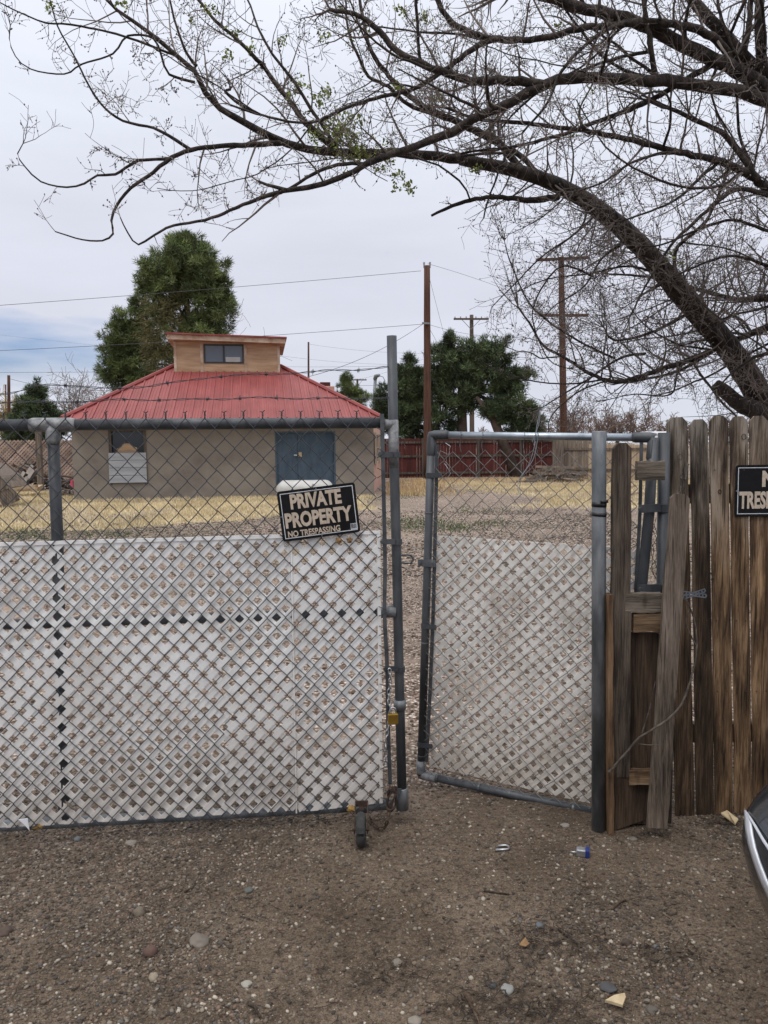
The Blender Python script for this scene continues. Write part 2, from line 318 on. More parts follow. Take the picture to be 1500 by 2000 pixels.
M['concrete'] = noisy('concrete', (.32, .29, .26), (.45, .42, .38), 5, .9, 0, .2, 40)

def mud(m, z0, z1, col, amt):
    t = m.node_tree; N = t.nodes.new; L = t.links.new; b = t.nodes['Principled BSDF']; src = b.inputs['Base Color'].links[0].from_socket
    g = N('ShaderNodeNewGeometry'); sp = N('ShaderNodeSeparateXYZ'); L(g.outputs['Position'], sp.inputs[0])
    n = N('ShaderNodeTexNoise'); L(g.outputs['Position'], n.inputs[0]); n.inputs['Scale'].default_value = 7; n.inputs['Detail'].default_value = 8
    a = N('ShaderNodeMath'); a.operation = 'MULTIPLY_ADD'; L(n.outputs[0], a.inputs[0]); a.inputs[1].default_value = .9; L(sp.outputs[2], a.inputs[2])
    r = N('ShaderNodeMapRange'); L(a.outputs[0], r.inputs[0]); r.inputs[1].default_value = z0 + .45; r.inputs[2].default_value = z1 + .45; r.inputs[3].default_value = amt; r.inputs[4].default_value = 0
    mx = N('ShaderNodeMix'); mx.data_type = 'RGBA'; L(r.outputs[0], mx.inputs[0]); L(src, mx.inputs[6]); mx.inputs[7].default_value = (*col, 1); L(mx.outputs[2], b.inputs['Base Color'])
mud(M['lattice'], .0, .75, (.42, .35, .28), .6); mud(M['lattice_dirty'], .0, .7, (.42, .35, .28), .6)

# ------------------------------------------------------------------ ground
def grassmask(x, y):
    n = fbm(x * .35 + 40, y * .35 + 9, 5) - .5
    n2 = fbm(x * 1.4, y * 1.4, 8) - .5
    near = np.interp(x, [-12, -7, -4.2, -2, 0], [14.2, 14.6, 16.5, 18.6, 19.8])
    left = np.clip((y - near + n * 3 + n2 * 1.2) / .5, 0, 1) * np.clip((25.2 - y + n2 * .6) / .5, 0, 1) * np.clip((-.1 - x + n) / .5, 0, 1)
    left2 = np.clip((-9.4 - x + n) / .5, 0, 1) * np.clip((y - near) / .5, 0, 1) * np.clip((30 - y + n * 3) / .5, 0, 1)
    r = np.clip((x - (3.2 + (y < 21) * .4) + n * 4.5) / .5, 0, 1) * np.clip((y - 18.9 + n * 2.5 + n2 * 1.5) / .5, 0, 1) * np.clip((31.5 - y + n * 6) / .5, 0, 1)
    mid = np.clip((x - 0.2) / .4, 0, 1) * np.clip((y - 24.5 + n * 6) / .5, 0, 1) * np.clip((36 - y) / .5, 0, 1) * np.clip((.22 + n * 1.6 + n2) * 3, 0, 1)
    brk = np.clip((fbm(x * .9 + 5, y * .5 + 2, 77) - .40) * 7, .06, 1)
    return np.clip(np.maximum(np.maximum(left, left2) * np.clip(brk * 2 + .25, 0, 1), np.maximum(r * np.clip(brk + .2, 0, 1), mid * brk * .6)), 0, 1)
def gz(x, y):
    x = np.asarray(x, float); y = np.asarray(y, float)
    k = np.clip(1 - (np.hypot(x, y) - 4) / 10, .3, 1)
    return ((fbm(x * 1.6, y * 1.6, 2) - .5) * .045 + (fbm(x * 9, y * 9, 3, 3) - .5) * .014) * k - .006
def axis(lo, hi, fine0, fine1, step, g=1.055):
    a = list(np.arange(fine0, fine1, step)); s = step
    while a[-1] < hi: s *= g; a.append(a[-1] + s)
    s = step; b = []
    c = fine0
    while c > lo: s *= g; c -= s; b.append(c)
    return np.array(list(reversed(b)) + a)
xs = axis(-900, 900, -2.4, 2.4, .02, 1.045); ys = axis(-900, 1500, 1.7, 4.2, .02, 1.03)
XX, YY = np.meshgrid(xs, ys)
ZZ = gz(XX, YY)
gm = grassmask(XX, YY)
near_m = np.clip((4.6 - YY + (fbm(XX * .8, YY * .8, 4) - .5) * 3) / 1.8, 0, 1)
weedy = np.clip((fbm(XX * .5, YY * .5, 30) - .56) * 9, 0, 1) * np.clip((YY - 8) / 2, 0, 1)
nx, ny = len(xs), len(ys)
idx = np.arange(nx * ny).reshape(ny, nx)
Fq = np.stack([idx[:-1, :-1], idx[:-1, 1:], idx[1:, 1:], idx[1:, :-1]], -1).reshape(-1, 4)
mg, t, b = newmat('ground'); Nn = t.nodes.new; Ll = t.links.new
at = Nn('ShaderNodeVertexColor'); at.layer_name = 'Col'; sp = Nn('ShaderNodeSeparateColor'); Ll(at.outputs[0], sp.inputs[0])
tcg = Nn('ShaderNodeNewGeometry')
def nodenoise(sc, det=6, rough=.6):
    n = Nn('ShaderNodeTexNoise'); Ll(tcg.outputs['Position'], n.inputs[0]); n.inputs['Scale'].default_value = sc; n.inputs['Detail'].default_value = det; n.inputs['Roughness'].default_value = rough; return n
def noderamp(src, stops):
    r = Nn('ShaderNodeValToRGB'); Ll(src, r.inputs[0]); e = r.color_ramp.elements
    e[0].position, e[0].color = stops[0][0], (*stops[0][1], 1); e[1].position, e[1].color = stops[-1][0], (*stops[-1][1], 1)
    for p, c in stops[1:-1]: q = e.new(p); q.color = (*c, 1)
    return r
def nodemix(f, a, c, mode='MIX'):
    m_ = Nn('ShaderNodeMix'); m_.data_type = 'RGBA'; m_.blend_type = mode
    if isinstance(f, float): m_.inputs[0].default_value = f
    else: Ll(f, m_.inputs[0])
    for i, s_ in ((6, a), (7, c)):
        if isinstance(s_, tuple): m_.inputs[i].default_value = (*s_, 1)
        else: Ll(s_, m_.inputs[i])
    return m_.outputs[2]
n1 = nodenoise(2.2, 8); n2g = nodenoise(55, 6, .7); n3 = nodenoise(.35, 4)
dirt = noderamp(n1.outputs[0], [(.3, (.082, .060, .042)), (.5, (.126, .095, .069)), (.7, (.178, .136, .101))])
n4g = nodenoise(190, 4, .8)
speck0 = noderamp(n2g.outputs[0], [(.3, (.45, .43, .42)), (.52, (1, 1, 1)), (.72, (1.35, 1.35, 1.35))])
speck1 = noderamp(n4g.outputs[0], [(.36, (.5, .48, .46)), (.5, (1, 1, 1)), (.66, (1.5, 1.48, 1.45))])
class _S: pass
speck = _S(); speck.outputs = [nodemix(1.0, speck0.outputs[0], speck1.outputs[0], 'MULTIPLY')]
dirt2 = nodemix(1.0, dirt.outputs[0], speck.outputs[0], 'MULTIPLY')
vo = Nn('ShaderNodeTexVoronoi'); Ll(tcg.outputs['Position'], vo.inputs[0]); vo.inputs['Scale'].default_value = 48; vo.inputs['Randomness'].default_value = 1
hs = Nn('ShaderNodeSeparateColor'); Ll(vo.outputs['Color'], hs.inputs[0])
grav = noderamp(hs.outputs[0], [(.0, (.10, .075, .06)), (.3, (.22, .165, .13)), (.6, (.36, .285, .235)), (.85, (.50, .42, .36)), (1., (.68, .62, .56))])
edge = noderamp(vo.outputs['Distance'], [(.0, (1.1, 1.1, 1.1)), (.35, (.95, .95, .95)), (.62, (.42, .40, .38))])
grav2 = nodemix(1.0, grav.outputs[0], edge.outputs[0], 'MULTIPLY')
pat = noderamp(n3.outputs[0], [(.35, (.82, .80, .78)), (.6, (1.1, 1.08, 1.06))])
grav3 = nodemix(1.0, grav2, pat.outputs[0], 'MULTIPLY')
n1b = nodenoise(1.1, 7)
fg = Nn('ShaderNodeMapRange'); Ll(n1b.outputs[0], fg.inputs[0]); fg.inputs[1].default_value = .52; fg.inputs[2].default_value = .66
yard = nodemix(fg.outputs[0], grav3, nodemix(1.0, (.29, .225, .18), speck.outputs[0], 'MULTIPLY'))
base = nodemix(sp.outputs[0], yard, dirt2)
straw = noderamp(n2g.outputs[0], [(.3, (.30, .235, .14)), (.6, (.50, .42, .27))])
base = nodemix(sp.outputs[1], base, straw.outputs[0])
base = nodemix(sp.outputs[2], base, (.13, .11, .06))
Ll(base, b.inputs['Base Color']); b.inputs['Roughness'].default_value = .95; b.inputs['Specular IOR Level'].default_value = .15
bp = Nn('ShaderNodeBump'); Ll(n2g.outputs[0], bp.inputs['Height']); bp.inputs['Strength'].default_value = .8; bp.inputs['Distance'].default_value = .012
bp2 = Nn('ShaderNodeBump'); bp2.invert = True; Ll(vo.outputs['Distance'], bp2.inputs['Height']); bp2.inputs['Strength'].default_value = .6; bp2.inputs['Distance'].default_value = .012
Ll(bp.outputs[0], bp2.inputs['Normal']); Ll(bp2.outputs[0], b.inputs['Normal'])
gcol = np.stack([near_m, gm, weedy * .35 * (1 - near_m)], -1).reshape(-1, 3)
ground = mk('ground', np.stack([XX, YY, ZZ], -1).reshape(-1, 3), Fq, mg, None, True, gcol)
tag(ground, kind='structure')

# ---- pebbles (uncountable) ----
def ico():
    t_ = (1 + 5 ** .5) / 2
    v = np.array([(-1, t_, 0), (1, t_, 0), (-1, -t_, 0), (1, -t_, 0), (0, -1, t_), (0, 1, t_), (0, -1, -t_), (0, 1, -t_), (t_, 0, -1), (t_, 0, 1), (-t_, 0, -1), (-t_, 0, 1)], float)
    v /= np.linalg.norm(v[0])
    f = np.array([(0, 11, 5), (0, 5, 1), (0, 1, 7), (0, 7, 10), (0, 10, 11), (1, 5, 9), (5, 11, 4), (11, 10, 2), (10, 7, 6), (7, 1, 8), (3, 9, 4), (3, 4, 2), (3, 2, 6), (3, 6, 8), (3, 8, 9), (4, 9, 5), (2, 4, 11), (6, 2, 10), (8, 6, 7), (9, 8, 1)])
    return v, f
IV, IF = ico()
RS = np.random.RandomState(3)
PALS = np.array([1.0, .95, .87]) * np.array([(.42, .39, .35), (.25, .225, .195), (.16, .13, .105), (.09, .072, .06), (.19, .148, .115), (.12, .115, .115), (.06, .05, .044), (.18, .125, .10), (.13, .105, .085), (.10, .08, .065)])
def pebbles(name, x0, x1, y0, y1, n, s0, s1, seed, white=.1, dens=None, zof=None):
    r = np.random.RandomState(seed)
    x = r.uniform(x0, x1, n * 5); y = r.uniform(y0, y1, n * 5)
    d = np.clip((fbm(x * 1.3, y * 1.3, 12) - .30) * 3.2, .30, 1) * (np.abs(x) < .5 * y + .5) if dens is None else dens(x, y)
    k = r.rand(n * 5) < d; x = x[k][:n]; y = y[k][:n]; n = len(x)
    s = s0 + (s1 - s0) * r.rand(n) ** 3.2
    sc = np.stack([s * r.uniform(.75, 1.35, n), s * r.uniform(.75, 1.35, n), s * r.uniform(.45, .8, n)], -1)
    a = r.uniform(0, 6.28, n); ca, sa = np.cos(a), np.sin(a)
    V = IV[None] * (1 + (r.rand(n, 12, 1) - .5) * .35) * sc[:, None, :]
    tl = r.uniform(-.4, .4, n)[:, None]
    V[:, :, 2] += V[:, :, 0] * tl
    X_ = V[:, :, 0] * ca[:, None] - V[:, :, 1] * sa[:, None]; Y_ = V[:, :, 0] * sa[:, None] + V[:, :, 1] * ca[:, None]
    Z_ = V[:, :, 2] + (gz(x, y) + sc[:, 2] * r.uniform(-.15, .6, n))[:, None]
    V = np.stack([X_ + x[:, None], Y_ + y[:, None], Z_], -1).reshape(-1, 3)
    Fc = (IF[None] + (np.arange(n) * 12)[:, None, None]).reshape(-1, 3)
    ci = np.where(r.rand(n) < white, 0, r.randint(1, len(PALS), n)); C = PALS[ci] * r.uniform(.75, 1.2, (n, 1))
    o = mk(name, V, Fc, M['stone'], None, True, np.repeat(C, 12, 0))
    tag(o, None, None, None, 'stuff'); return o
pebbles('gravel', -2.1, 2.1, 1.7, 4.0, 115000, .0014, .0078, 5, .06)['label'] = 'small mixed gravel and grit strewn over the brown dirt before the gates'
pebbles('gravel', -3.5, 2.6, 4.0, 9.5, 20000, .004, .014, 6, .12, lambda x, y: np.full(len(x), .9))['label'] = 'pinkish gravel spread over the yard behind the gates'

pebbles('gravel', -9, 5, 9.5, 19, 26000, .010, .026, 9, .10, lambda x, y: (1 - grassmask(x, y)) * np.clip((fbm(x * .7, y * .7, 61) - .3) * 4, .15, 1))['label'] = 'coarse pinkish gravel farther out in the yard'
def stone(px, py, w_, label, col, h=.5, asp=.7, seed=1, z=None):
    p = G(px, py); r = np.random.RandomState(seed)
    s = w_ * .86 / 1550 * math.hypot(p.y, 1.6) / 2
    b_ = MB()
    # subdivided ico
    v = [Vector(q) for q in IV]; f = [tuple(q) for q in IF]
    for _ in range(2):
        nf = []; cache = {}
        def mid(a, c):
            k = (min(a, c), max(a, c))
            if k not in cache: v.append(((v[a] + v[c]) / 2).normalized()); cache[k] = len(v) - 1
            return cache[k]
        for a, c, d in f:
            e, g_, h_ = mid(a, c), mid(c, d), mid(d, a); nf += [(a, e, h_), (c, g_, e), (d, h_, g_), (e, g_, h_)]
        f = nf
    ang = r.uniform(-.5, .5)
    pts = []
    for q in v:
        k = 1 + .22 * (vnoise(q.x * 1.7 + seed, q.y * 1.7 + q.z, seed) - .5) * 2
        x_, y_ = q.x * s * k, q.y * s * asp * 1.5 * k
        pts.append((p.x + x_ * math.cos(ang) - y_ * math.sin(ang), p.y + x_ * math.sin(ang) + y_ * math.cos(ang), float(gz(p.x, p.y)) + s * h * (.35 + q.z * k)))
    b_.poly(pts, f, col)
    b_.c = [tuple(q * .62 for q in c3) for c3 in b_.c]
    o = b_.build('stone', M['stone'], None, True, True); return tag(o, label, 'stone')
stone(390, 1835, 44, 'largest pale tan stone lying on the dirt left of centre', (.36, .31, .26), .55, .6, 2)
stone(293, 1856, 28, 'reddish brown stone on the dirt just left of the largest tan stone', (.17, .095, .075), .8, .7, 3)
stone(271, 1784, 24, 'round beige stone above the reddish brown stone', (.33, .27, .20), .8, .7, 4)
stone(300, 1904, 20, 'smooth cream pebble below the reddish brown stone', (.46, .39, .29), .8, .7, 5)
stone(256, 1649, 26, 'flat pale pinkish stone just in front of the long gate', (.42, .37, .32), .4, .5, 6)
stone(151, 1641, 16, 'small bluish grey stone near the gate foot at left', (.30, .32, .33), .6, .6, 7)
stone(408, 1605, 18, 'pale rounded stone lying against the bottom rail', (.42, .41, .38), .5, .6, 8)
stone(10, 1825, 30, 'brown rounded stone at the left edge of the dirt', (.16, .11, .09), .6, .6, 9)
stone(990, 1930, 28, 'flat oval light grey stone on the dirt at the bottom', (.46, .47, .45), .5, .7, 10)
stone(962, 1921, 20, 'dark slate pebble touching the left of the oval light grey stone', (.10, .11, .125), .5, .7, 11)
stone(1055, 1812, 17, 'small blue grey pebble alone on bare dirt', (.20, .23, .26), .7, .7, 12)
stone(1187, 1928, 32, 'flat dark grey stone above the yellow wood chip', (.14, .14, .15), .3, .7, 13)
stone(1224, 1845, 20, 'dark brown round stone among dead needles', (.11, .075, .06), .8, .7, 14)
stone(1282, 1851, 13, 'little bluish pebble beside the dark brown round stone', (.22, .25, .28), .7, .7, 15)
stone(1274, 1967, 22, 'greyish brown stone near the bottom edge right of the wood chip', (.22, .19, .165), .5, .7, 16)
stone(486, 1740, 18, 'grey green pebble on gravel below the gate wheel side', (.19, .20, .185), .6, .7, 17)
stone(557, 1795, 16, 'sandy pebble on gravel in the middle of the foreground', (.34, .28, .20), .6, .7, 18)
stone(481, 1917, 22, 'pale flat pebble at the bottom right of the cream pebble', (.46, .44, .38), .35, .6, 19)
stone(775, 1878, 20, 'light tan pebble at the bottom centre', (.34, .30, .25), .5, .7, 20)
stone(810, 1985, 26, 'cream stone cut by the lower edge of the picture', (.48, .43, .36), .4, .6, 21)
stone(1104, 1612, 20, 'pale stone by the gate end of the walk gate rail', (.40, .36, .32), .4, .5, 22)
stone(1236, 1638, 20, 'grey flat stone in front of the wide board', (.25, .22, .19), .35, .6, 23)

# ------------------------------------------------------------------ ground litter
def debris_twigs():
    b_ = MB(); r = random.Random(5)
    spots = [(1090, 1840, 130, 50, 150), (950, 1960, 130, 50, 120), (1310, 1870, 90, 40, 60), (1100, 1980, 90, 40, 70), (760, 1900, 80, 30, 60), (520, 1930, 500, 90, 40), (1380, 1610, 60, 20, 16), (700, 1780, 500, 130, 40), (1300, 1740, 200, 90, 30), (300, 1700, 350, 80, 60), (900, 1800, 500, 160, 90), (400, 1850, 400, 120, 70), (1250, 1630, 120, 12, 40), (1400, 1606, 60, 8, 40), (400, 1606, 400, 8, 60)]
    for cx, cy, sx, sy, n in spots:
        for _ in range(n):
            p = G(cx + r.gauss(0, sx * .5), min(1998, cy + r.gauss(0, sy * .5))); a = r.uniform(0, 6.28); l_ = r.uniform(.015, .07)
            z0 = float(gz(p.x, p.y)) + .006
            pts = [(p.x + math.cos(a + k * .1 * r.uniform(-2, 2)) * l_ * k / 3, p.y + math.sin(a) * l_ * k / 3, z0 + r.uniform(0, .006)) for k in range(4)]
            b_.tube(pts, [.0014, .0013, .0011, .0006], 4)
    o = b_.build('litter', M['wood_dark'], None); tag(o, 'dark twig scraps and dead needles scattered over the dirt', kind='stuff')
debris_twigs()
def stick(pts, r0, label, m_='wood_dark'):
    b_ = MB(); q = []
    for (px, py) in pts:
        p = G(px, py); q.append((p.x, p.y, float(gz(p.x, p.y)) + r0 * 1.2))
    n = len(q); b_.tube(q, [r0 * (1 - .5 * i / n) for i in range(n)], 6, rough=.5)
    tag(b_.build('stick', M[m_], None, True), label, 'stick')
stick([(908, 1938), (920, 1960), (930, 1980), (942, 2010)], .006, 'reddish brown stick lying at the lower edge of the dirt', 'wood_brown')
stick([(945, 1741), (965, 1744), (995, 1749)], .0035, 'thin black stick lying level in mid foreground')
stick([(485, 1955), (497, 1965), (508, 1985)], .006, 'short dark bark stick at the bottom left of centre')
stick([(1090, 1820), (1115, 1838), (1135, 1855)], .0035, 'bent dark twig in the dead needle patch')
stick([(1195, 1775), (1210, 1762), (1222, 1757)], .005, 'short brown splinter right of the dead needle patch', 'wood_brown')
stick([(360, 1742), (375, 1736), (385, 1722)], .004, 'crooked dark stick on the left gravel')
# wood chip
c = G(1202, 1955); b_ = MB()
b_.extr([G(1182, 1958, .006), G(1200, 1948, .010), G(1220, 1944, .012), G(1222, 1952, .010), G(1216, 1968, .006), G(1198, 1962, .006)], (0, 0, .008))
tag(b_.build('wood_chip', M['chip']), 'pale yellow angular chip of wood on the dirt near the bottom', 'wood chip')
b_ = MB(); b_.extr([G(1014, 1846, .01), G(1026, 1832, .016), G(1034, 1845, .01), G(1026, 1850, .008)], (0, 0, .003))
tag(b_.build('dead_leaf', M['leaf_dead']), 'curled tan leaf on the dirt left of the needle patch', 'leaf')

# ------------------------------------------------------------------ dry grass and weeds
def blades(name, pts, h0, h1, wd, mat_, seed, label, lean=.5, cols=((.8, .8, .8), (1.15, 1.1, 1.0))):
    r = np.random.RandomState(seed); n = len(pts); p = np.array(pts)
    a = r.uniform(0, 6.28, n); h = r.uniform(h0, h1, n); d = np.stack([np.cos(a), np.sin(a)], -1)
    la = r.uniform(0, 6.28, n); ln = h * r.uniform(.1, 1, n) * lean
    z = p[:, 2] if p.shape[1] > 2 else gz(p[:, 0], p[:, 1])
    v0 = np.stack([p[:, 0] - d[:, 0] * wd, p[:, 1] - d[:, 1] * wd, z], -1); v1 = np.stack([p[:, 0] + d[:, 0] * wd, p[:, 1] + d[:, 1] * wd, z], -1)
    v2 = np.stack([p[:, 0] + np.cos(la) * ln, p[:, 1] + np.sin(la) * ln, z + h], -1)
    V = np.stack([v0, v1, v2], 1).reshape(-1, 3); Fc = np.arange(3 * n).reshape(-1, 3)
    t_ = r.rand(n, 1); C = np.array(cols[0]) * (1 - t_) + np.array(cols[1]) * t_
    o = mk(name, V, Fc, mat_, None, False, np.repeat(C, 3, 0)); tag(o, label, kind='stuff'); return o
r_ = np.random.RandomState(11)
X_ = r_.uniform(-17, -.2, 150000); Y_ = r_.uniform(13, 30, 150000); k = r_.rand(150000) < grassmask(X_, Y_); q = np.stack([X_[k], Y_[k]], -1)[:52000]
blades('dry_grass', q, .03, .10, .012, M['grass'], 1, 'short straw yellow dry grass between the house and the gravel', .9)
X_ = r_.uniform(.4, 16, 150000); Y_ = r_.uniform(18, 36, 150000); k = r_.rand(150000) < grassmask(X_, Y_); q = np.stack([X_[k], Y_[k]], -1)[:52000]
blades('dry_grass', q, .03, .11, .013, M['grass'], 2, 'straw yellow dry grass on the right of the yard before the board fence', .9)
# tall tan grass clumps near the red fence and the house corner
q = []
for cx, cy, sx, sy, n in ((1.1, 27.5, .8, 2.2, 900), (.35, 25.6, .35, .6, 300), (8.2, 33, 2.2, 1.2, 700), (4.6, 34, 1.4, .8, 400), (1.5, 33, 1, 1.5, 800)):
    q += [(r_.normal(cx, sx), r_.normal(cy, sy)) for _ in range(n)]
q = [p for p in q if p[0] > .05 + max(0, 25 - p[1])]
blades('tall_grass', q, .08, .26, .011, M['grass'], 3, 'tall tan weeds standing by the corner of the house and the red fence', .7, ((.6, .45, .35), (.95, .8, .6)))
q = []
for px, py, sx, sy, n in ((800, 1018, 22, 5, 700), (850, 1022, 25, 5, 600), (880, 1032, 20, 4, 400), (905, 1030, 14, 3, 260), (790, 1032, 15, 3, 250), (968, 1020, 14, 3, 260), (905, 995, 10, 3, 180), (965, 995, 20, 3, 160), (40, 1038, 22, 5, 700), (150, 1044, 25, 3, 300), (225, 1044, 18, 3, 260), (60, 1050, 20, 2, 250), (190, 1084, 12, 4, 120), (940, 960, 40, 3, 400), (792, 968, 18, 3, 400), (720, 975, 15, 3, 200), (1000, 998, 30, 3, 120), (700, 1000, 20, 4, 90)):
    for _ in range(int(n * .5)):
        p = G(px + r_.normal(0, sx * 1.3), py + r_.normal(0, sy * 1.3)); q.append((p.x, p.y))
blades('weeds', q, .015, .05, .014, M['weed'], 4, 'low green weed tufts growing through the yard gravel', 1.2)

# ------------------------------------------------------------------ tree generator
def curve_resample(pts, rad, step):
    P_ = [Vector(p) for p in pts]; o = []; rr = []
    for i in range(len(P_) - 1):
        p0 = P_[max(i - 1, 0)]; p1 = P_[i]; p2 = P_[i + 1]; p3 = P_[min(i + 2, len(P_) - 1)]
        n = max(1, int((p2 - p1).length / step))
        for k in range(n):
            t_ = k / n
            o.append(.5 * ((2 * p1) + (-p0 + p2) * t_ + (2 * p0 - 5 * p1 + 4 * p2 - p3) * t_ ** 2 + (-p0 + 3 * p1 - 3 * p2 + p3) * t_ ** 3))
            rr.append(rad[i] * (1 - t_) + rad[i + 1] * t_)
    o.append(P_[-1]); rr.append(rad[-1]); return o, rr
def rdir(r):
    while 1:
        v = Vector((r.uniform(-1, 1), r.uniform(-1, 1), r.uniform(-1, 1)))
        if .05 < v.length < 1: return v.normalized()
def growpath(r, p, d, length, n, wob, up):
    pts = [p.copy()]; d = d.normalized(); curl = rdir(r) * wob * .5
    for i in range(n):
        d = (d + rdir(r) * wob * .55 + curl * .6 + Vector((0, 0, up))).normalized()
        pts.append(pts[-1] + d * length / n)
    return pts
CMI = CM.transposed()
def lowest(q):
    """is this point below the canopy's lower edge? (the crown hangs no lower than this over the yard)"""
    v = CMI @ (q - CL); px = 750 + F * v.x / -v.z; py = 1000 - F * v.y / -v.z
    return py > np.interp(px, [0, 150, 260, 420, 560, 760, 830, 880, 930, 980, 1030], [430, 440, 500, 440, 400, 375, 420, 480, 620, 760, 2000])
def branchy(bms, r, p, d, length, r0, level, maxl, dens=1.0, up=.04, flat=None, buds=None, minr=.0016):
    if buds is not None and lowest(p + d.normalized() * length) and r.random() < .93: return
    """recursively grow a branch; bms[level] collects it"""
    n = 7 if level < maxl else 4
    pts = growpath(r, p, d, length, n, .38 if level else .26, up)
    if flat is not None:
        for q in pts: q.y = flat[0] + (q.y - flat[0]) * flat[1]
    rad = [max(minr, r0 * (1 - .8 * i / n)) for i in range(n + 1)]
    bms[min(level, len(bms) - 1)].tube(pts, rad, 5 if level == 0 else 4 if level < maxl else 3, cap=False)
    if level >= maxl:
        if buds is not None:
            for q in pts[1:]:
                if r.random() < .6: buds.append(q + rdir(r) * .004)
        return
    m_ = int(r.uniform(5, 8) * dens) if level else int(r.uniform(6, 10) * dens)
    for _ in range(max(1, m_)):
        t_ = r.uniform(.15, .98); i = min(int(t_ * n), n - 1); q = pts[i].lerp(pts[i + 1], t_ * n - i)
        tang = (pts[i + 1] - pts[i]).normalized(); s_ = rdir(r); s_ = (s_ - tang * s_.dot(tang)).normalized()
        branchy(bms, r, q, tang * r.uniform(.3, 1) + s_, length * r.uniform(.28, .5), max(minr, rad[i] * .55), level + 1, maxl, dens, up, flat, buds, minr)

def limbs(bark, twig, r, specs, budlist, minr=.0015):
    for pts, r0, r1, dens, brl in specs:
        if r0 > .03: r0 *= .66; r1 *= .70
        if dens > .55: dens *= 1.25
        w_ = [P(px, py, Y) for (px, py, Y) in pts]; n = len(w_)
        rad = [r0 + (r1 - r0) * (i / (n - 1)) ** .8 for i in range(n)]
        # small irregularities
        c_, cr_ = curve_resample(w_, rad, .10 if r0 > .04 else .045)
        c_ = [q + rdir(r) * min(.012, cr_[i] * .25) for i, q in enumerate(c_)]
        bark.tube(c_, cr_, 12 if r0 > .05 else 8 if r0 > .02 else 6, rough=.16)
        acc = 0; nxt = r.uniform(.05, .2)
        for i in range(2, len(c_) - 1):
            acc += (c_[i] - c_[i - 1]).length
            if acc < nxt: continue
            acc = 0; nxt = r.uniform(.05, .18) / max(dens, .05)
            tang = (c_[i + 1] - c_[i]).normalized(); s_ = rdir(r); s_ = (s_ - tang * s_.dot(tang)).normalized()
            if s_.z < -.2 and r.random() < .4: s_.z = abs(s_.z)
            lv = 0 if (cr_[i] > .008 and r.random() < .75) else 1
            ln = r.uniform(.4, 1) * brl * (1 if lv == 0 else .45)
            branchy([twig, twig, twig], r, c_[i].copy(), tang * r.uniform(.2, .9) + s_, ln, min(cr_[i] * .45, .011), lv, 2 if lv == 0 else 2, r.uniform(.6, 1.0), .03, None, budlist, minr)
        if r0 > .028:
            ln_ = sum((c_[i + 1] - c_[i]).length for i in range(len(c_) - 1))
            for _ in range(int(ln_ * 1.7)):
                i = r.randint(2, len(c_) - 3)
                if c_[i].x < -.9 or r.random() < .15 * (c_[i].x < .2): continue
                tang = (c_[i + 1] - c_[i]).normalized(); s_ = rdir(r); s_ = (s_ - tang * s_.dot(tang)).normalized(); d = tang * r.uniform(.4, 1.2) + s_
                L2 = r.uniform(.7, 2.1); n2 = 16; q2 = growpath(r, c_[i].copy(), d, L2, n2, .30, r.uniform(-.03, .05)); ra = min(cr_[i] * .4, .013); rd2 = [ra * (1 - .8 * k / n2) + .0016 for k in range(n2 + 1)]
                if any(lowest(q) for q in q2[3:]): continue
                bark.tube(q2, rd2, 6, cap=False, rough=.2)
                for k in range(3, n2 + 1):
                    if r.random() < .75:
                        t2_ = (q2[k] - q2[k - 1]).normalized(); s2_ = rdir(r); s2_ = (s2_ - t2_ * s2_.dot(t2_)).normalized()
                        branchy([twig] * 3, r, q2[k].copy(), t2_ * .7 + s2_, r.uniform(.25, .6) * brl, rd2[k] * .5, 1, 2, .9, .02, None, budlist, minr)
        # terminal spray
        for _ in range(int(3 * dens) + 1):
            tang = (c_[-1] - c_[-2]).normalized()
            branchy([twig, twig, twig], r, c_[-1].copy(), tang + rdir(r) * .6, brl * r.uniform(.3, .7), max(cr_[-1] * .7, .003), 1, 2, .9, .02, None, budlist, minr)
def octs(pts, s0, s1, r):
    b_ = MB()
    for p in pts:
        s_ = r.uniform(s0, s1); x, y, z = p; 
        b_.poly([(x - s_, y, z), (x + s_, y, z), (x, y - s_, z), (x, y + s_, z), (x, y, z - s_ * 1.3), (x, y, z + s_ * 1.3)], [(0, 2, 5), (2, 1, 5), (1, 3, 5), (3, 0, 5), (2, 0, 4), (1, 2, 4), (3, 1, 4), (0, 3, 4)])
    return b_
def leafcluster(b_, r, p, rad, n, s0=.012, s1=.03):
    for _ in range(n):
        c_ = p + rdir(r) * rad * r.random() ** .6; a = rdir(r) * r.uniform(s0, s1); d = rdir(r); d = (d - a * d.dot(a) / a.length_squared).normalized() * a.length * .6
        b_.poly([c_ - a, c_ + d, c_ + a, c_ - d], [(0, 1, 2, 3)])

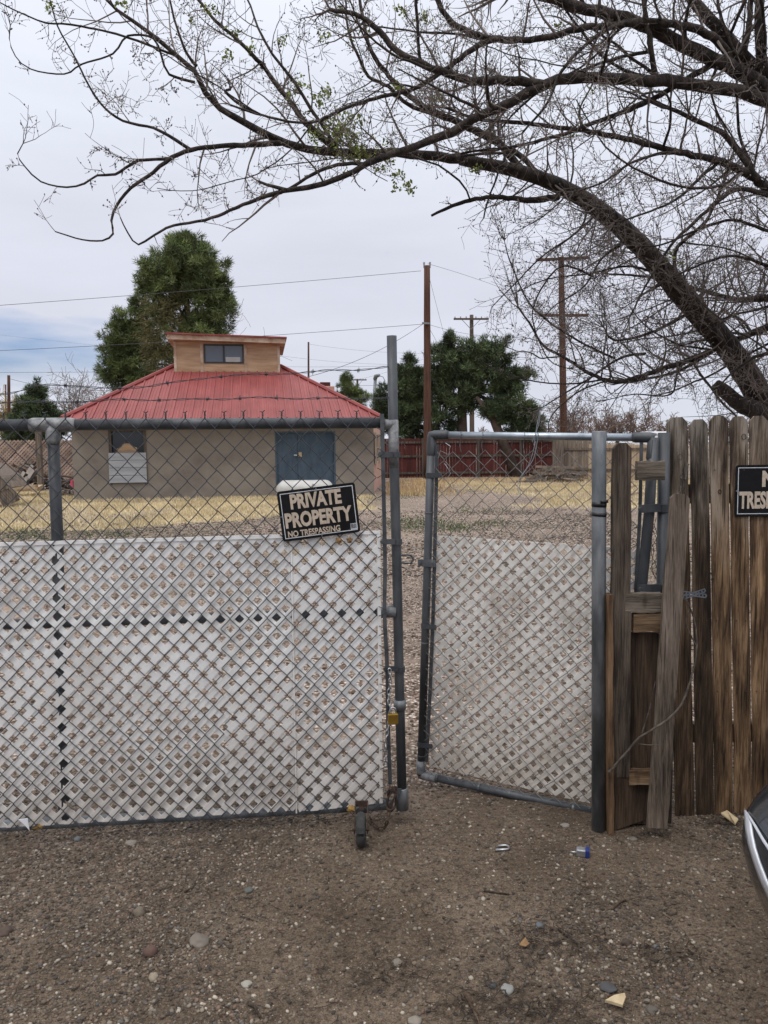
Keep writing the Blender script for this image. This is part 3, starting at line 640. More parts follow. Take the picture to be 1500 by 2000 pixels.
# ---- leaning elm whose trunk stands behind the picket fence ----
rt = random.Random(21)
bark, twig = MB(), MB(); buds = []
tb = P(1620, 1010, 8.3); tb.z = -.05
main_px = [(1610, 960, 8.3), (1560, 885, 8.25), (1500, 800, 8.1), (1430, 690, 8.0), (1345, 590, 7.8), (1250, 480, 7.5), (1160, 402, 7.2), (1080, 358, 7.0), (1000, 332, 6.8), (900, 312, 6.6)]
w_ = [tb] + [P(*q) for q in main_px]
rad = [.23, .158, .143, .130, .116, .105, .090, .074, .062, .053, .044]
c_, cr_ = curve_resample(w_, rad, .09); bark.tube(c_, cr_, 16, rough=.14)
for k in range(120):
    i = rt.randint(10, len(c_) - 3); tang = (c_[i + 1] - c_[i]).normalized(); s_ = rdir(rt); s_ = (s_ - tang * s_.dot(tang)).normalized()
    branchy([twig] * 3, rt, c_[i].copy(), tang * .3 + s_, rt.uniform(.4, 1.3), .009, 0 if rt.random() < .6 else 1, 2, .8, .03, None, buds)
sp1 = [
 ([(900, 312, 6.6), (800, 300, 6.45), (700, 298, 6.3), (600, 290, 6.2), (530, 266, 6.1), (480, 240, 6.05), (430, 212, 6.0), (403, 182, 5.95), (380, 140, 5.9), (345, 110, 5.85), (290, 62, 5.8), (230, 20, 5.75), (190, -20, 5.7)], .062, .014, .8, .9),
 ([(560, 278, 6.15), (500, 283, 6.0), (430, 285, 5.9), (375, 293, 5.85), (335, 308, 5.8), (300, 336, 5.75), (255, 368, 5.7), (228, 400, 5.7), (218, 430, 5.65), (221, 457, 5.65), (200, 470, 5.6), (160, 468, 5.6), (108, 452, 5.6)], .022, .004, .35, .5),
 ([(330, 310, 5.8), (270, 314, 5.8), (225, 340, 5.8), (190, 342, 5.75), (165, 358, 5.7), (130, 366, 5.7), (80, 355, 5.65), (48, 325, 5.6), (34, 300, 5.6), (45, 280, 5.6)], .012, .003, .6, .5),
 ([(372, 292, 5.85), (330, 266, 5.8), (300, 250, 5.8), (240, 236, 5.75), (195, 200, 5.7), (165, 150, 5.7), (140, 100, 5.7), (112, 50, 5.65), (95, -10, 5.6)], .013, .004, .55, .5),
 ([(385, 130, 5.9), (365, 105, 5.85), (340, 35, 5.8), (330, -10, 5.8)], .012, .006, .5, .5),
 ([(380, 160, 5.9), (330, 145, 5.9), (315, 110, 5.9), (300, 75, 5.9), (250, 70, 5.8), (220, 105, 5.8), (160, 125, 5.8), (125, 145, 5.8), (60, 135, 5.7), (30, 110, 5.7), (18, 75, 5.7), (20, 50, 5.7)], .010, .003, .6, .4),
 ([(345, 110, 5.9), (240, 70, 5.8), (140, 48, 5.8), (90, 45, 5.75), (40, 25, 5.7), (0, 5, 5.7)], .009, .004, .6, .4),
 ([(1090, 385, 7.0), (1040, 390, 6.9), (1000, 388, 6.8), (950, 386, 6.75), (900, 396, 6.7), (870, 408, 6.7), (842, 422, 6.7)], .03, .010, .3, .4),
 ([(1385, 688, 7.9), (1340, 706, 7.7), (1290, 722, 7.6), (1250, 735, 7.5), (1200, 746, 7.4), (1150, 728, 7.3), (1105, 700, 7.2), (1062, 676, 7.1), (1040, 640, 7.1), (1012, 600, 7.1)], .05, .010, 1.6, .9),
 ([(1260, 690, 7.6), (1210, 700, 7.5), (1150, 740, 7.5), (1100, 770, 7.4), (1056, 798, 7.4)], .016, .005, .8, .5),
 ([(1430, 700, 7.9), (1380, 620, 7.6), (1330, 560, 7.5), (1320, 490, 7.5), (1380, 430, 7.4), (1420, 340, 7.3)], .03, .012, 1.2, .8),
 ([(1020, 334, 6.9), (967, 273, 6.9), (917, 250, 6.9), (867, 227, 6.8), (817, 200, 6.8), (783, 173, 6.8), (753, 140, 6.8), (733, 115, 6.7), (720, 85, 6.7), (712, 50, 6.7), (700, -10, 6.7)], .05, .018, 1.1, .8),
 ([(1060, 350, 7.0), (1010, 300, 7.1), (960, 275, 7.1), (880, 235, 7.0), (800, 205, 6.9), (760, 170, 6.9), (720, 150, 6.9), (700, 110, 6.8), (680, 60, 6.8), (675, -10, 6.8)], .04, .012, .9, .7),
 ([(650, 285, 6.3), (622, 262, 6.3), (597, 240, 6.3), (567, 200, 6.3), (543, 170, 6.3), (517, 133, 6.3), (490, 105, 6.2), (455, 70, 6.2), (420, 40, 6.2), (380, -10, 6.2)], .028, .010, .9, .7),
 ([(500, 220, 6.2), (470, 205, 6.1), (440, 180, 6.1), (450, 175, 6.0)], .012, .009, .4, .4),
 ([(1300, 540, 7.7), (1230, 520, 7.4), (1150, 535, 7.3), (1070, 545, 7.2), (1000, 575, 7.2)], .014, .004, .9, .7),
 ([(1350, 610, 7.8), (1270, 650, 7.5), (1200, 665, 7.4), (1180, 640, 7.4)], .02, .006, 1.6, .8),
 ([(1400, 680, 7.9), (1330, 715, 7.6), (1310, 770, 7.5), (1240, 770, 7.4), (1190, 780, 7.4)], .014, .004, 1.2, .6),
 ([(1160, 540, 7.2), (1100, 520, 7.1), (1060, 560, 7.0), (1040, 620, 7.0), (1070, 700, 7.0), (1110, 720, 7.0)], .010, .004, 1.6, .7),
 ([(1200, 700, 7.4), (1120, 660, 7.3), (1040, 600, 7.2), (1000, 520, 7.1), (985, 470, 7.1)], .012, .004, 1.6, .7),
 ([(1190, 740, 7.4), (1100, 750, 7.3), (1000, 735, 7.2), (930, 700, 7.1)], .010, .004, 1.4, .6),
 ([(1150, 400, 7.2), (1130, 450, 7.1), (1060, 500, 7.0), (1000, 560, 7.0), (960, 600, 7.0)], .012, .004, .9, .7),
 ([(1230, 470, 7.5), (1180, 500, 7.3), (1140, 560, 7.2), (1080, 600, 7.2), (1050, 640, 7.2)], .012, .004, .9, .7),
]
limbs(bark, twig, rt, sp1, buds)
stub, srr = curve_resample([P(1500, 812, 8.1), P(1455, 795, 7.85), P(1420, 770, 7.75), P(1398, 752, 7.72)], [.10, .08, .066, .058], .06)
bark.tube(stub, srr, 12, rough=.3)
elm = thing('elm_tree', tb, 'leaning bare elm whose dark trunk rises from behind the picket fence and arches left', 'tree')
bark.build('trunk', M['bark'], elm, True); twig.build('twigs', M['twig'], elm); rr = random.Random(1); octs(rr.sample(buds, min(len(buds), 9000)), .003, .007, rr).build('buds', M['twig'], elm)
lf = MB()
for (px, py, Y, n, s) in ((640, 250, 6.2, 60, 50), (665, 275, 6.2, 80, 60), (690, 290, 6.2, 60, 50), (720, 300, 6.3, 40, 50), (675, 230, 6.2, 30, 35), (620, 195, 6.2, 16, 20), (638, 183, 6.2, 14, 18), (585, 165, 6.2, 14, 22), (575, 178, 6.2, 10, 18), (655, 255, 6.2, 30, 30), (740, 320, 6.3, 14, 30), (770, 335, 6.3, 12, 20), (770, 366, 6.3, 6, 6), (803, 365, 6.3, 16, 14), (780, 170, 6.7, 10, 10), (855, 192, 6.7, 10, 12), (780, 22, 6.6, 14, 14), (830, 35, 6.6, 14, 16), (700, 60, 6.6, 14, 30), (668, 22, 6.6, 8, 10), (930, 330, 6.6, 10, 14), (460, 65, 6.1, 8, 14), (440, 110, 6.1, 8, 16), (490, 95, 6.1, 8, 10), (240, 12, 5.8, 8, 14), (95, 12, 5.7, 8, 10), (400, 20, 6, 8, 30), (550, 80, 6.2, 8, 20), (630, 70, 6.2, 8, 20), (1090, 50, 6.6, 8, 16), (1155, 180, 6.6, 6, 10), (1120, 260, 6.8, 6, 12), (1145, 20, 6.6, 5, 20), (1310, 495, 7.3, 6, 8), (1325, 515, 7.3, 6, 8)):
    for _ in range(max(2, n // 2)):
        leafcluster(lf, rt, P(px + rt.gauss(0, s * .45), py + rt.gauss(0, s * .3), Y + rt.uniform(-.2, .2)), .045, 9, .008, .019)
lf.build('leaves', M['bud_leaf'], elm)

# ---- second elm, its trunk just outside the frame, limbs reaching in from the right ----
rt = random.Random(33)
bark, twig = MB(), MB(); buds = []
t2 = P(1830, 1000, 7.2); t2.z = -.05
c_, cr_ = curve_resample([t2, P(1800, 800, 7.2), P(1740, 560, 7.0), P(1660, 380, 6.8), P(1590, 260, 6.7), P(1530, 200, 6.6)], [.30, .24, .22, .19, .16, .13], .1); bark.tube(c_, cr_, 16, rough=.14)
sp2 = [
 ([(1560, 235, 6.6), (1500, 200, 6.5), (1440, 180, 6.4), (1380, 170, 6.3), (1300, 158, 6.2), (1200, 153, 6.1), (1120, 153, 6.0), (1060, 166, 5.95), (1000, 198, 5.9), (940, 226, 5.85), (880, 258, 5.8), (810, 285, 5.75), (760, 303, 5.7), (715, 322, 5.65), (665, 347, 5.6), (600, 367, 5.55), (550, 374, 5.5)], .085, .022, .45, .8),
 ([(550, 374, 5.5), (500, 390, 5.5), (450, 411, 5.45), (400, 430, 5.4), (340, 440, 5.4), (300, 460, 5.4), (270, 478, 5.4), (250, 455, 5.4), (235, 425, 5.4)], .015, .004, .35, .5),
 ([(560, 373, 5.5), (540, 366, 5.5), (505, 355, 5.5)], .016, .009, .1, .15),
 ([(710, 320, 5.65), (660, 322, 5.6), (610, 340, 5.6), (560, 372, 5.55), (500, 388, 5.5)], .014, .010, .2, .5),
 ([(1060, 166, 5.95), (1000, 157, 5.9), (920, 158, 5.9), (870, 143, 5.85), (820, 122, 5.8), (775, 98, 5.8), (742, 62, 5.8), (715, 38, 5.8), (690, 27, 5.8), (645, 20, 5.8)], .055, .020, .7, .7),
 ([(1530, 200, 6.6), (1480, 165, 6.5), (1420, 130, 6.4), (1340, 92, 6.3), (1280, 58, 6.2), (1220, 36, 6.2), (1120, 10, 6.1), (1030, -15, 6.1)], .10, .05, .6, .9),
 ([(1450, 140, 6.5), (1400, 80, 6.3), (1350, 55, 6.2), (1270, 42, 6.1), (1200, 50, 6.05), (1130, 56, 6.0), (1060, 75, 6.0), (1000, 78, 5.95), (960, 78, 5.9), (933, 90, 5.9), (900, 113, 5.85), (867, 137, 5.85), (817, 170, 5.8), (783, 181, 5.8), (733, 192, 5.8), (683, 208, 5.75), (643, 227, 5.7), (610, 239, 5.7), (567, 238, 5.7), (500, 222, 5.7), (450, 205, 5.7)], .05, .010, .6, .8),
 ([(1010, 78, 5.95), (960, 76, 5.95), (920, 64, 5.9), (885, 45, 5.9), (862, 20, 5.9), (850, -15, 5.9)], .026, .018, .6, .7),
 ([(1590, 420, 6.8), (1500, 368, 6.6), (1460, 338, 6.5), (1400, 315, 6.4), (1340, 300, 6.35), (1260, 280, 6.3), (1180, 262, 6.2), (1100, 250, 6.2), (1000, 238, 6.1), (930, 232, 6.1), (870, 210, 6.1)], .06, .014, .9, .8),
 ([(1480, 355, 6.5), (1445, 300, 6.5), (1415, 262, 6.5), (1370, 240, 6.4), (1310, 212, 6.4), (1270, 195, 6.4)], .03, .012, .9, .8),
 ([(1340, 300, 6.3), (1290, 300, 6.3), (1230, 320, 6.2), (1180, 355, 6.2), (1120, 376, 6.2)], .016, .006, .8, .6),
 ([(1400, 320, 6.4), (1370, 345, 6.4), (1320, 390, 6.3), (1250, 420, 6.3), (1200, 435, 6.3)], .016, .006, 1.2, .7),
 ([(1500, 380, 6.5), (1440, 370, 6.5), (1400, 395, 6.4), (1350, 440, 6.4), (1310, 480, 6.4), (1260, 560, 6.4), (1230, 620, 6.4)], .022, .006, 1.3, .8),
 ([(1400, 118, 6.4), (1350, 150, 6.35), (1300, 180, 6.3), (1240, 210, 6.3), (1160, 240, 6.2), (1100, 262, 6.1), (1000, 288, 6.0), (950, 292, 6.0), (900, 300, 6.0)], .026, .008, .7, .6),
 ([(1240, 40, 6.1), (1180, 60, 6.0), (1130, 100, 5.95), (1090, 150, 5.9), (1070, 200, 5.9), (1020, 260, 5.9)], .018, .008, .6, .6),
 ([(1280, 150, 6.2), (1272, 90, 6.1), (1262, 40, 6.1), (1255, -15, 6.1)], .022, .016, .8, .6),
 ([(1270, 100, 6.2), (1200, 115, 6.1), (1130, 140, 6.05), (1060, 175, 6.0), (1010, 215, 6.0), (980, 250, 6.0)], .014, .006, .7, .6),
 ([(1500, 170, 6.6), (1440, 100, 6.5), (1390, 40, 6.4), (1340, -15, 6.4)], .085, .055, .7, .9),
 ([(1540, 210, 6.6), (1490, 130, 6.5), (1484, 60, 6.4), (1486, -15, 6.4)], .07, .05, .7, .9),
 ([(1450, 115, 6.5), (1462, 60, 6.4), (1468, -15, 6.4)], .04, .03, .7, .8),
 ([(1620, 590, 7.4), (1500, 582, 7.2), (1440, 585, 8.3), (1380, 570, 8.3), (1320, 553, 8.2), (1260, 540, 8.1), (1190, 535, 8.0)], .06, .012, 1.3, .9),
 ([(1640, 620, 7.4), (1500, 640, 7.6), (1450, 660, 8.2), (1400, 680, 8.3), (1370, 700, 8.3), (1310, 730, 8.2), (1230, 745, 8.1)], .07, .014, 1.2, .9),
 ([(1680, 700, 7.4), (1560, 560, 7.2), (1500, 520, 7.2), (1430, 500, 7.1), (1360, 520, 7.0), (1280, 560, 7.0)], .04, .008, 1.3, .9),
 ([(1660, 480, 7.0), (1560, 460, 6.9), (1500, 450, 6.8), (1430, 430, 6.7), (1360, 450, 6.7), (1280, 480, 6.6), (1200, 470, 6.6)], .035, .006, 1.3, .9),
 ([(1700, 760, 7.4), (1600, 700, 7.3), (1500, 690, 7.2), (1440, 720, 7.2), (1400, 760, 7.1)], .03, .006, 1.0, .8),
 ([(900, 305, 6.0), (985, 300, 5.9), (975, 330, 5.9), (965, 360, 5.9), (950, 400, 5.9), (945, 425, 5.9)], .010, .006, .1, .3),
]
limbs(bark, twig, rt, sp2, buds)
elm2 = thing('elm_tree', t2, 'bare elm whose trunk stays out of view while its limbs reach in from the right', 'tree')
bark.build('trunk', M['bark'], elm2, True); twig.build('twigs', M['twig'], elm2); octs(rr.sample(buds, min(len(buds), 9000)), .003, .007, rr).build('buds', M['twig'], elm2)

# ------------------------------------------------------------------ conifers
def sprays(r, centers, tuft_n, ln, wd, tilt_up=.3):
    """centers: list of (pos, outward dir, tone). Each tuft a fan of thin needles."""
    V = []; C = []
    for p, d, tone in centers:
        for _ in range(tuft_n):
            a = (d + rdir(r) * .9 + Vector((0, 0, tilt_up))).normalized(); l_ = ln * r.uniform(.5, 1.1)
            s_ = a.cross(rdir(r)); s_ = s_.normalized() * wd * r.uniform(.6, 1.2)
            q = p + rdir(r) * ln * .35
            V += [tuple(q - s_), tuple(q + s_), tuple(q + a * l_)]
            t_ = tone * r.uniform(.75, 1.25); C += [(t_, t_, t_)] * 3
    return V, C
def conifer(name, base, label, lobes, ntuft, mat_, tuft_n=9, ln=.42, wd=.022, seed=1, trunk=None, tilt=.35, dead=None, inner=.35, tr=.2):
    """lobes: list of (centre, (rx,ry,rz), weight) ; clumps are placed in them, tufts round each clump"""
    r = random.Random(seed); root = thing(name, base, label, 'tree')
    cen = []; tot = sum(l[2] for l in lobes)
    br = MB()
    for c, rad_, wgt in lobes:
        c = Vector(c); m_ = int(ntuft * wgt / tot / 20)
        for _ in range(max(2, m_)):
            d = rdir(r); k = r.uniform(.7, 1.12) if r.random() > inner else r.uniform(.2, .7)
            if r.random() < .08: k *= 1.15
            clump = c + Vector((d.x * rad_[0] * k, d.y * rad_[1] * k, d.z * rad_[2] * k))
            tone = r.uniform(.55, 1.0) if r.random() < .5 else r.uniform(1.0, 1.75)
            br.tube([c.lerp(clump, .1), c.lerp(clump, .55) + rdir(r) * .1, clump], [.05, .035, .015], 4, cap=False)
            cr__ = r.uniform(.16, .34) * min(1, min(rad_) / .9 + .3)
            for _ in range(20):
                v_ = rdir(r); q = clump + Vector((v_.x * cr__, v_.y * cr__, v_.z * cr__ * .75)) * r.uniform(.5, 1); cen.append((q, (v_ * .8 + d * .5).normalized(), tone))
    V, C = sprays(r, cen, tuft_n, ln, wd, tilt)
    mk('crown', V, np.arange(len(V)).reshape(-1, 3), mat_, root, False, C)
    if dead:
        cen = []
        for c, rad_, n in dead:
            for _ in range(n):
                d = rdir(r); cen.append((Vector(c) + Vector((d.x * rad_[0], d.y * rad_[1], d.z * rad_[2])) * r.uniform(.5, 1), d, 1))
        V, C = sprays(r, cen, 6, ln, wd, -.1)
        mk('dead_needles', V, np.arange(len(V)).reshape(-1, 3), M['needle_dead'], root, False, None)
    if trunk:
        for pts, r0, r1 in trunk:
            n = len(pts); br.tube(pts, [r0 + (r1 - r0) * i / (n - 1) for i in range(n)], 8, rough=.2)
    br.build('trunk', M['trunk_far'], root, True)
    return root
YP = 44.0; k_ = YP / F
def lobe(px, py, rx, ry, Y, wgt, dy=.9): 
    s_ = Y / F; return (P(px, py, Y), (rx * s_, rx * s_ * dy, ry * s_), wgt)
bx = P(362, 868, YP); bx.z = 0
conifer('pine_tree', bx, 'tallest round topped pine rising behind the red roofed house', [lobe(362, 500, 42, 38, YP, 9), lobe(345, 530, 64, 48, YP, 13), lobe(390, 540, 58, 52, YP, 13), lobe(410, 600, 44, 62, YP, 12), lobe(385, 660, 62, 55, YP, 12), lobe(310, 560, 34, 55, YP, 7), lobe(330, 610, 40, 55, YP, 4), lobe(360, 482, 20, 22, YP, 3), lobe(440, 570, 14, 34, YP, 2), lobe(350, 720, 60, 40, YP, 6), lobe(296, 540, 22, 30, YP, 3)],
        12500, M['pine'], 7, .34, .020, 3, [([bx, P(368, 720, YP), P(366, 600, YP), P(362, 490, YP)], .28, .05), ([P(368, 640, YP), P(340, 580, YP), P(320, 540, YP)], .08, .03), ([P(368, 640, YP), P(395, 580, YP), P(420, 560, YP)], .08, .03), ([P(368, 620, YP), P(350, 560, YP), P(345, 510, YP)], .07, .03)],
        dead=[((P(310, 640, YP - 1.2)), (1.3, 1.0, 1.9), 430), ((P(330, 690, YP - 1.2)), (1.5, .9, 1.6), 430), ((P(350, 600, YP - .5)), (1.3, .8, 1.0), 220)])
YQ = 47.0
bx = P(300, 868, YQ); bx.z = 0
conifer('pine_tree', bx, 'dark lower pine leaning out left of the tallest pine', [lobe(250, 640, 34, 32, YQ, 5), lobe(232, 670, 34, 46, YQ, 8), lobe(226, 710, 30, 50, YQ, 7), lobe(262, 690, 40, 55, YQ, 8), lobe(290, 650, 34, 60, YQ, 6), lobe(246, 745, 34, 26, YQ, 4), lobe(290, 740, 40, 30, YQ, 4), lobe(272, 598, 16, 26, YQ, 2), lobe(268, 570, 7, 12, YQ, .4)],
        6200, M['pine'], 7, .34, .020, 5, [([bx, P(290, 740, YQ), P(270, 680, YQ), P(250, 630, YQ)], .25, .05)])
YC = 40.0
bx = P(70, 868, YC); bx.z = 0
conifer('juniper_tree', bx, 'low cone shaped dark juniper at the left beyond the top rail', [lobe(70, 770, 14, 22, YC, 2), lobe(68, 795, 30, 22, YC, 4), lobe(70, 822, 48, 30, YC, 8), lobe(40, 830, 22, 24, YC, 3), lobe(100, 828, 22, 22, YC, 3), lobe(70, 850, 50, 18, YC, 4)],
        7000, M['cedar'], 8, .22, .018, 7, [([bx, P(70, 770, YC)], .12, .03)], inner=.15)
def cedar(base_px, Y, label, lobes, n, seed, trunk=None, mat_='cedar'):
    b0 = P(base_px, 868, Y); b0.z = 0
    return conifer('cedar_tree', b0, label, [lobe(*l[:4], Y, l[4]) for l in lobes], int(n * 1.25), M[mat_], 7, .26, .018, seed, [([b0] + [P(a, c, Y) for a, c in (trunk or [(base_px, 760)])], .32, .08)], inner=.25)
cedar(800, 40, 'dark green cedar on the left of the red brown utility pole', [(800, 715, 14, 20, 2), (800, 740, 28, 26, 5), (795, 780, 42, 40, 10), (760, 800, 30, 40, 6), (745, 790, 18, 30, 2), (800, 830, 50, 40, 8), (822, 760, 20, 40, 3)], 4600, 9)
cedar(905, 39, 'broad open dark cedar between the two red brown utility poles', [(880, 668, 14, 26, 2), (872, 700, 34, 30, 5), (865, 735, 34, 34, 5), (870, 780, 36, 40, 6), (930, 690, 30, 30, 5), (900, 725, 40, 34, 7), (975, 690, 30, 26, 4), (960, 730, 48, 30, 7), (1005, 740, 34, 26, 4), (925, 770, 50, 30, 6), (980, 765, 40, 14, 2), (855, 820, 26, 40, 3), (878, 845, 16, 24, 2)], 7200, 12, [(903, 840), (903, 800), (900, 740), (905, 690)])
cedar(1010, 38, 'low spreading dark cedar under the broad cedar by the second pole', [(985, 810, 30, 18, 4), (1010, 800, 30, 18, 4), (1035, 818, 24, 22, 4), (960, 800, 20, 14, 2), (1045, 845, 20, 14, 2), (990, 780, 22, 10, 1.2), (1010, 835, 34, 16, 2)], 2400, 14, [(960, 810), (930, 775)])
cedar(700, 58, 'light green small pine showing beyond the chimney', [(676, 742, 8, 12, 2), (680, 765, 20, 20, 4), (700, 782, 22, 18, 3), (670, 785, 20, 16, 2)], 1500, 17, [(685, 770)], 'pine')

# ------------------------------------------------------------------ bare background trees
def baretree(name, px, ytop, Y, spread, label, mat_, seed, n=26, minr=.012, parent_kind=True, mb=None):
    r = random.Random(seed); b0 = P(px, 868, Y); b0.z = 0; top = P(px, ytop, Y); H = top.z
    b_ = mb or MB()
    b_.tube([b0, b0 + Vector((.1, 0, H * .2)), b0 + Vector((.0, 0, H * .4))], [H * .022, H * .018, H * .012], 6)
    for i in range(n):
        z0 = H * r.uniform(.12, .42); a = r.uniform(0, 6.28); s_ = r.uniform(.15, 1)
        d = Vector((math.cos(a) * s_ * spread, math.sin(a) * s_ * spread, H * .62))
        branchy([b_] * 3, r, b0 + Vector((0, 0, z0)), d, H * r.uniform(.38, .62), H * .008, 0, 2, 1.1, .05, None, None, minr)
    if mb is None:
        o = b_.build(name, M[mat_]); tag(o, label, 'tree'); return o
baretree('bare_tree', 150, 718, 60, 3.2, 'leafless grey tree standing between the juniper and the pines', 'twig_grey', 5, 16, .011)
baretree('bare_tree', 200, 735, 64, 3.2, 'leafless grey tree right behind the left end of the red roof', 'twig_grey', 6, 14, .011)
baretree('bare_tree', 466, 612, 50, 1.6, 'small bare tree top peeking out at the right foot of the tallest pine', 'twig_grey', 16, 12, .010)
baretree('willow_tree', 15, 768, 75, 3.5, 'yellowish bare willow behind the short pole at the left edge', 'twig_willow', 8, 30, .02)
baretree('bare_tree', 1120, 775, 66, 3.5, 'reddish brown leafless tree just right of the tall double armed pole', 'twig_far', 12, 26, .014)
wood = MB()
for i, (px, yt, Y) in enumerate(((1090, 808, 95), (1165, 795, 95), (1205, 790, 100), (1250, 788, 95), (1300, 800, 100), (1350, 795, 95), (1400, 805, 100), (1450, 800, 95), (1040, 815, 100), (940, 825, 105), (1500, 800, 100), (1560, 800, 100))):
    baretree('x', px, yt, Y, 6, '', 'twig_far', 100 + i, 13, .024, mb=wood)
o = wood.build('distant_wood', M['twig_far']); tag(o, 'far off brown bare woodland along the horizon at right', kind='stuff')

# ------------------------------------------------------------------ house
YH = 25.0
fl = P(159, 972, YH); fr = P(734, 972, YH)
hx0, hx1 = fl.x, fr.x
HA = R(9); HC = Vector(((hx0 + hx1) / 2, YH, 0))
def hinv(p): return HC + Matrix.Rotation(-HA, 3, 'Z') @ (p - HC)
bxr = hinv(P(753, 900, 33)).x; bxl = hx0 + .1
house = thing('house', ((hx0 + hx1) / 2, YH, 0), 'low tan stucco house with red metal hip roof and a boxed skylight', 'house'); house.rotation_euler.z = HA
EZ = P(400, 822, YH).z
wl = MB()
door_px = (537, 656); dx0 = P(537, 900, YH).x; dx1 = P(656, 900, YH).x; dz1 = P(600, 842, YH).z
wx0 = P(226, 900, YH).x; wx1 = P(289, 900, YH).x; wz0 = P(250, 942, YH).z; wz1 = P(250, 842, YH).z
T = .25
def wall(b_, xa, xb, za, zb, y=YH): b_.box((xa, y, za), (xb, y + T, zb))
wall(wl, hx0, wx0, -.1, EZ); wall(wl, wx0, wx1, -.1, wz0); wall(wl, wx0, wx1, wz1, EZ); wall(wl, wx1, dx0, -.1, EZ); wall(wl, dx0, dx1, dz1, EZ); wall(wl, dx1, hx1, -.1, EZ)
wl.extr([(hx0, YH + T, -.1), (hx0 + T, YH + T, -.1), (bxl + T, 33, -.1), (bxl, 33, -.1)], (0, 0, EZ + .1))
wl.extr([(bxl, 33, -.1), (bxr, 33, -.1), (bxr, 33.25, -.1), (bxl, 33.25, -.1)], (0, 0, EZ + .1))
wl.build('wall', M['stucco'], house)
sw = MB(); sw.extr([(hx1 - .25, YH + T, -.1), (hx1, YH + T, -.1), (bxr, 33, -.1), (bxr - .25, 33, -.1)], (0, 0, EZ + .1)); sw.build('side_wall', M['stucco_pink'], house)['label'] = 'pinkish stucco side wall'
# side windows
sv = Vector((bxr - hx1, 33 - YH, 0)).normalized(); sn = Vector((sv.y, -sv.x, 0))
for a0, a1, z0, z1 in ((1.0, 2.6, .95, 2.0), (4.2, 5.8, .95, 2.0)):
    wf = MB(); p0 = Vector((hx1, YH, 0)) + sv * a0; p1 = Vector((hx1, YH, 0)) + sv * a1
    for za, zb in ((z0, z0 + .07), (z1 - .07, z1), ((z0 + z1) / 2 - .03, (z0 + z1) / 2 + .03)):
        wf.obox((p0 + p1) / 2 + Vector((0, 0, (za + zb) / 2)) + sn * .02, (p1 - p0) / 2, sn * .03, (0, 0, (zb - za) / 2))
    for p in (p0, p1): wf.obox(p + Vector((0, 0, (z0 + z1) / 2)) + sn * .023, sv * .04, sn * .034, (0, 0, (z1 - z0) / 2))
    w1 = wf.build('window', M['board_trim'], house)
    g_ = MB(); g_.obox((p0 + p1) / 2 + Vector((0, 0, (z0 + z1) / 2)) + sn * .008, (p1 - p0) / 2 * .96, sn * .006, (0, 0, (z1 - z0) / 2 * .95)); g_.build('pane', M['glass_dark'], w1)
# front window: dark pane above, grey boards below
fw = MB(); fy = YH - .02
for a, b2, c_0, d_ in ((wx0 - .05, wx0 + .03, wz0 - .05, wz1 + .04), (wx1 - .03, wx1 + .05, wz0 - .05, wz1 + .04)): fw.box((a, fy, c_0), (b2, fy + .12, d_))
fw.box((wx0 + .03, fy + .004, wz1 - .03), (wx1 - .03, fy + .12, wz1 + .04))
win = fw.build('window', M['rail_old'], house)
zmid = P(250, 884, YH).z
g_ = MB(); g_.box((wx0 + .03, YH + .12, zmid), (wx1 - .03, YH + .14, wz1 - .03)); g_.build('pane', M['glass_dark'], win)
g_ = MB(); bh = (zmid - wz0) / 4
for i in range(4): g_.box((wx0 - .06, fy - .05 - (i % 2) * .006, wz0 + i * bh + .012), (wx1 + .04, fy - .02, wz0 + (i + 1) * bh))
g_.build('boarding', M['board_grey'], win)
g_ = MB(); g_.extr([P(236, 884, YH + .1), P(276, 884, YH + .1), P(275, 874, YH + .1), P(268, 872, YH + .1), P(262, 866, YH + .1), P(250, 866, YH + .1), P(246, 873, YH + .1), P(238, 876, YH + .1)], (0, -.03, 0)); g_.build('cardboard', M['ply'], win)
# blue double door
dz0 = .02
for i, (a, c_0) in enumerate(((dx0 + .05, (dx0 + dx1) / 2 - .25), ((dx0 + dx1) / 2 - .24, dx1 - .05))):
    d_ = MB(); d_.box((a, YH + .06, dz0), (c_0, YH + .11, dz1 - .05)); lf_ = d_.build('door', M['door_blue'], house, bevel=.005)
    h_ = MB()
    if i == 1: h_.box((a + .02, YH + .03, .98 + .25), (a + .12, YH + .06, 1.13 + .25)); h_.build('latch_plate', M['chip'], lf_)
    else: h_.tube([(c_0 - .12, YH + .02, 1.28), (c_0 - .02, YH + .02, 1.28)], .025, 6); h_.build('handle', M['steel'], lf_)
df = MB(); df.box((dx0, YH - .012, 0), (dx0 + .05, YH + .11, dz1)); df.box((dx1 - .05, YH - .012, 0), (dx1, YH + .11, dz1)); df.box((dx0 + .05, YH - .008, dz1 - .05), (dx1 - .05, YH + .11, dz1)); df.build('door_frame', M['door_blue'], house)
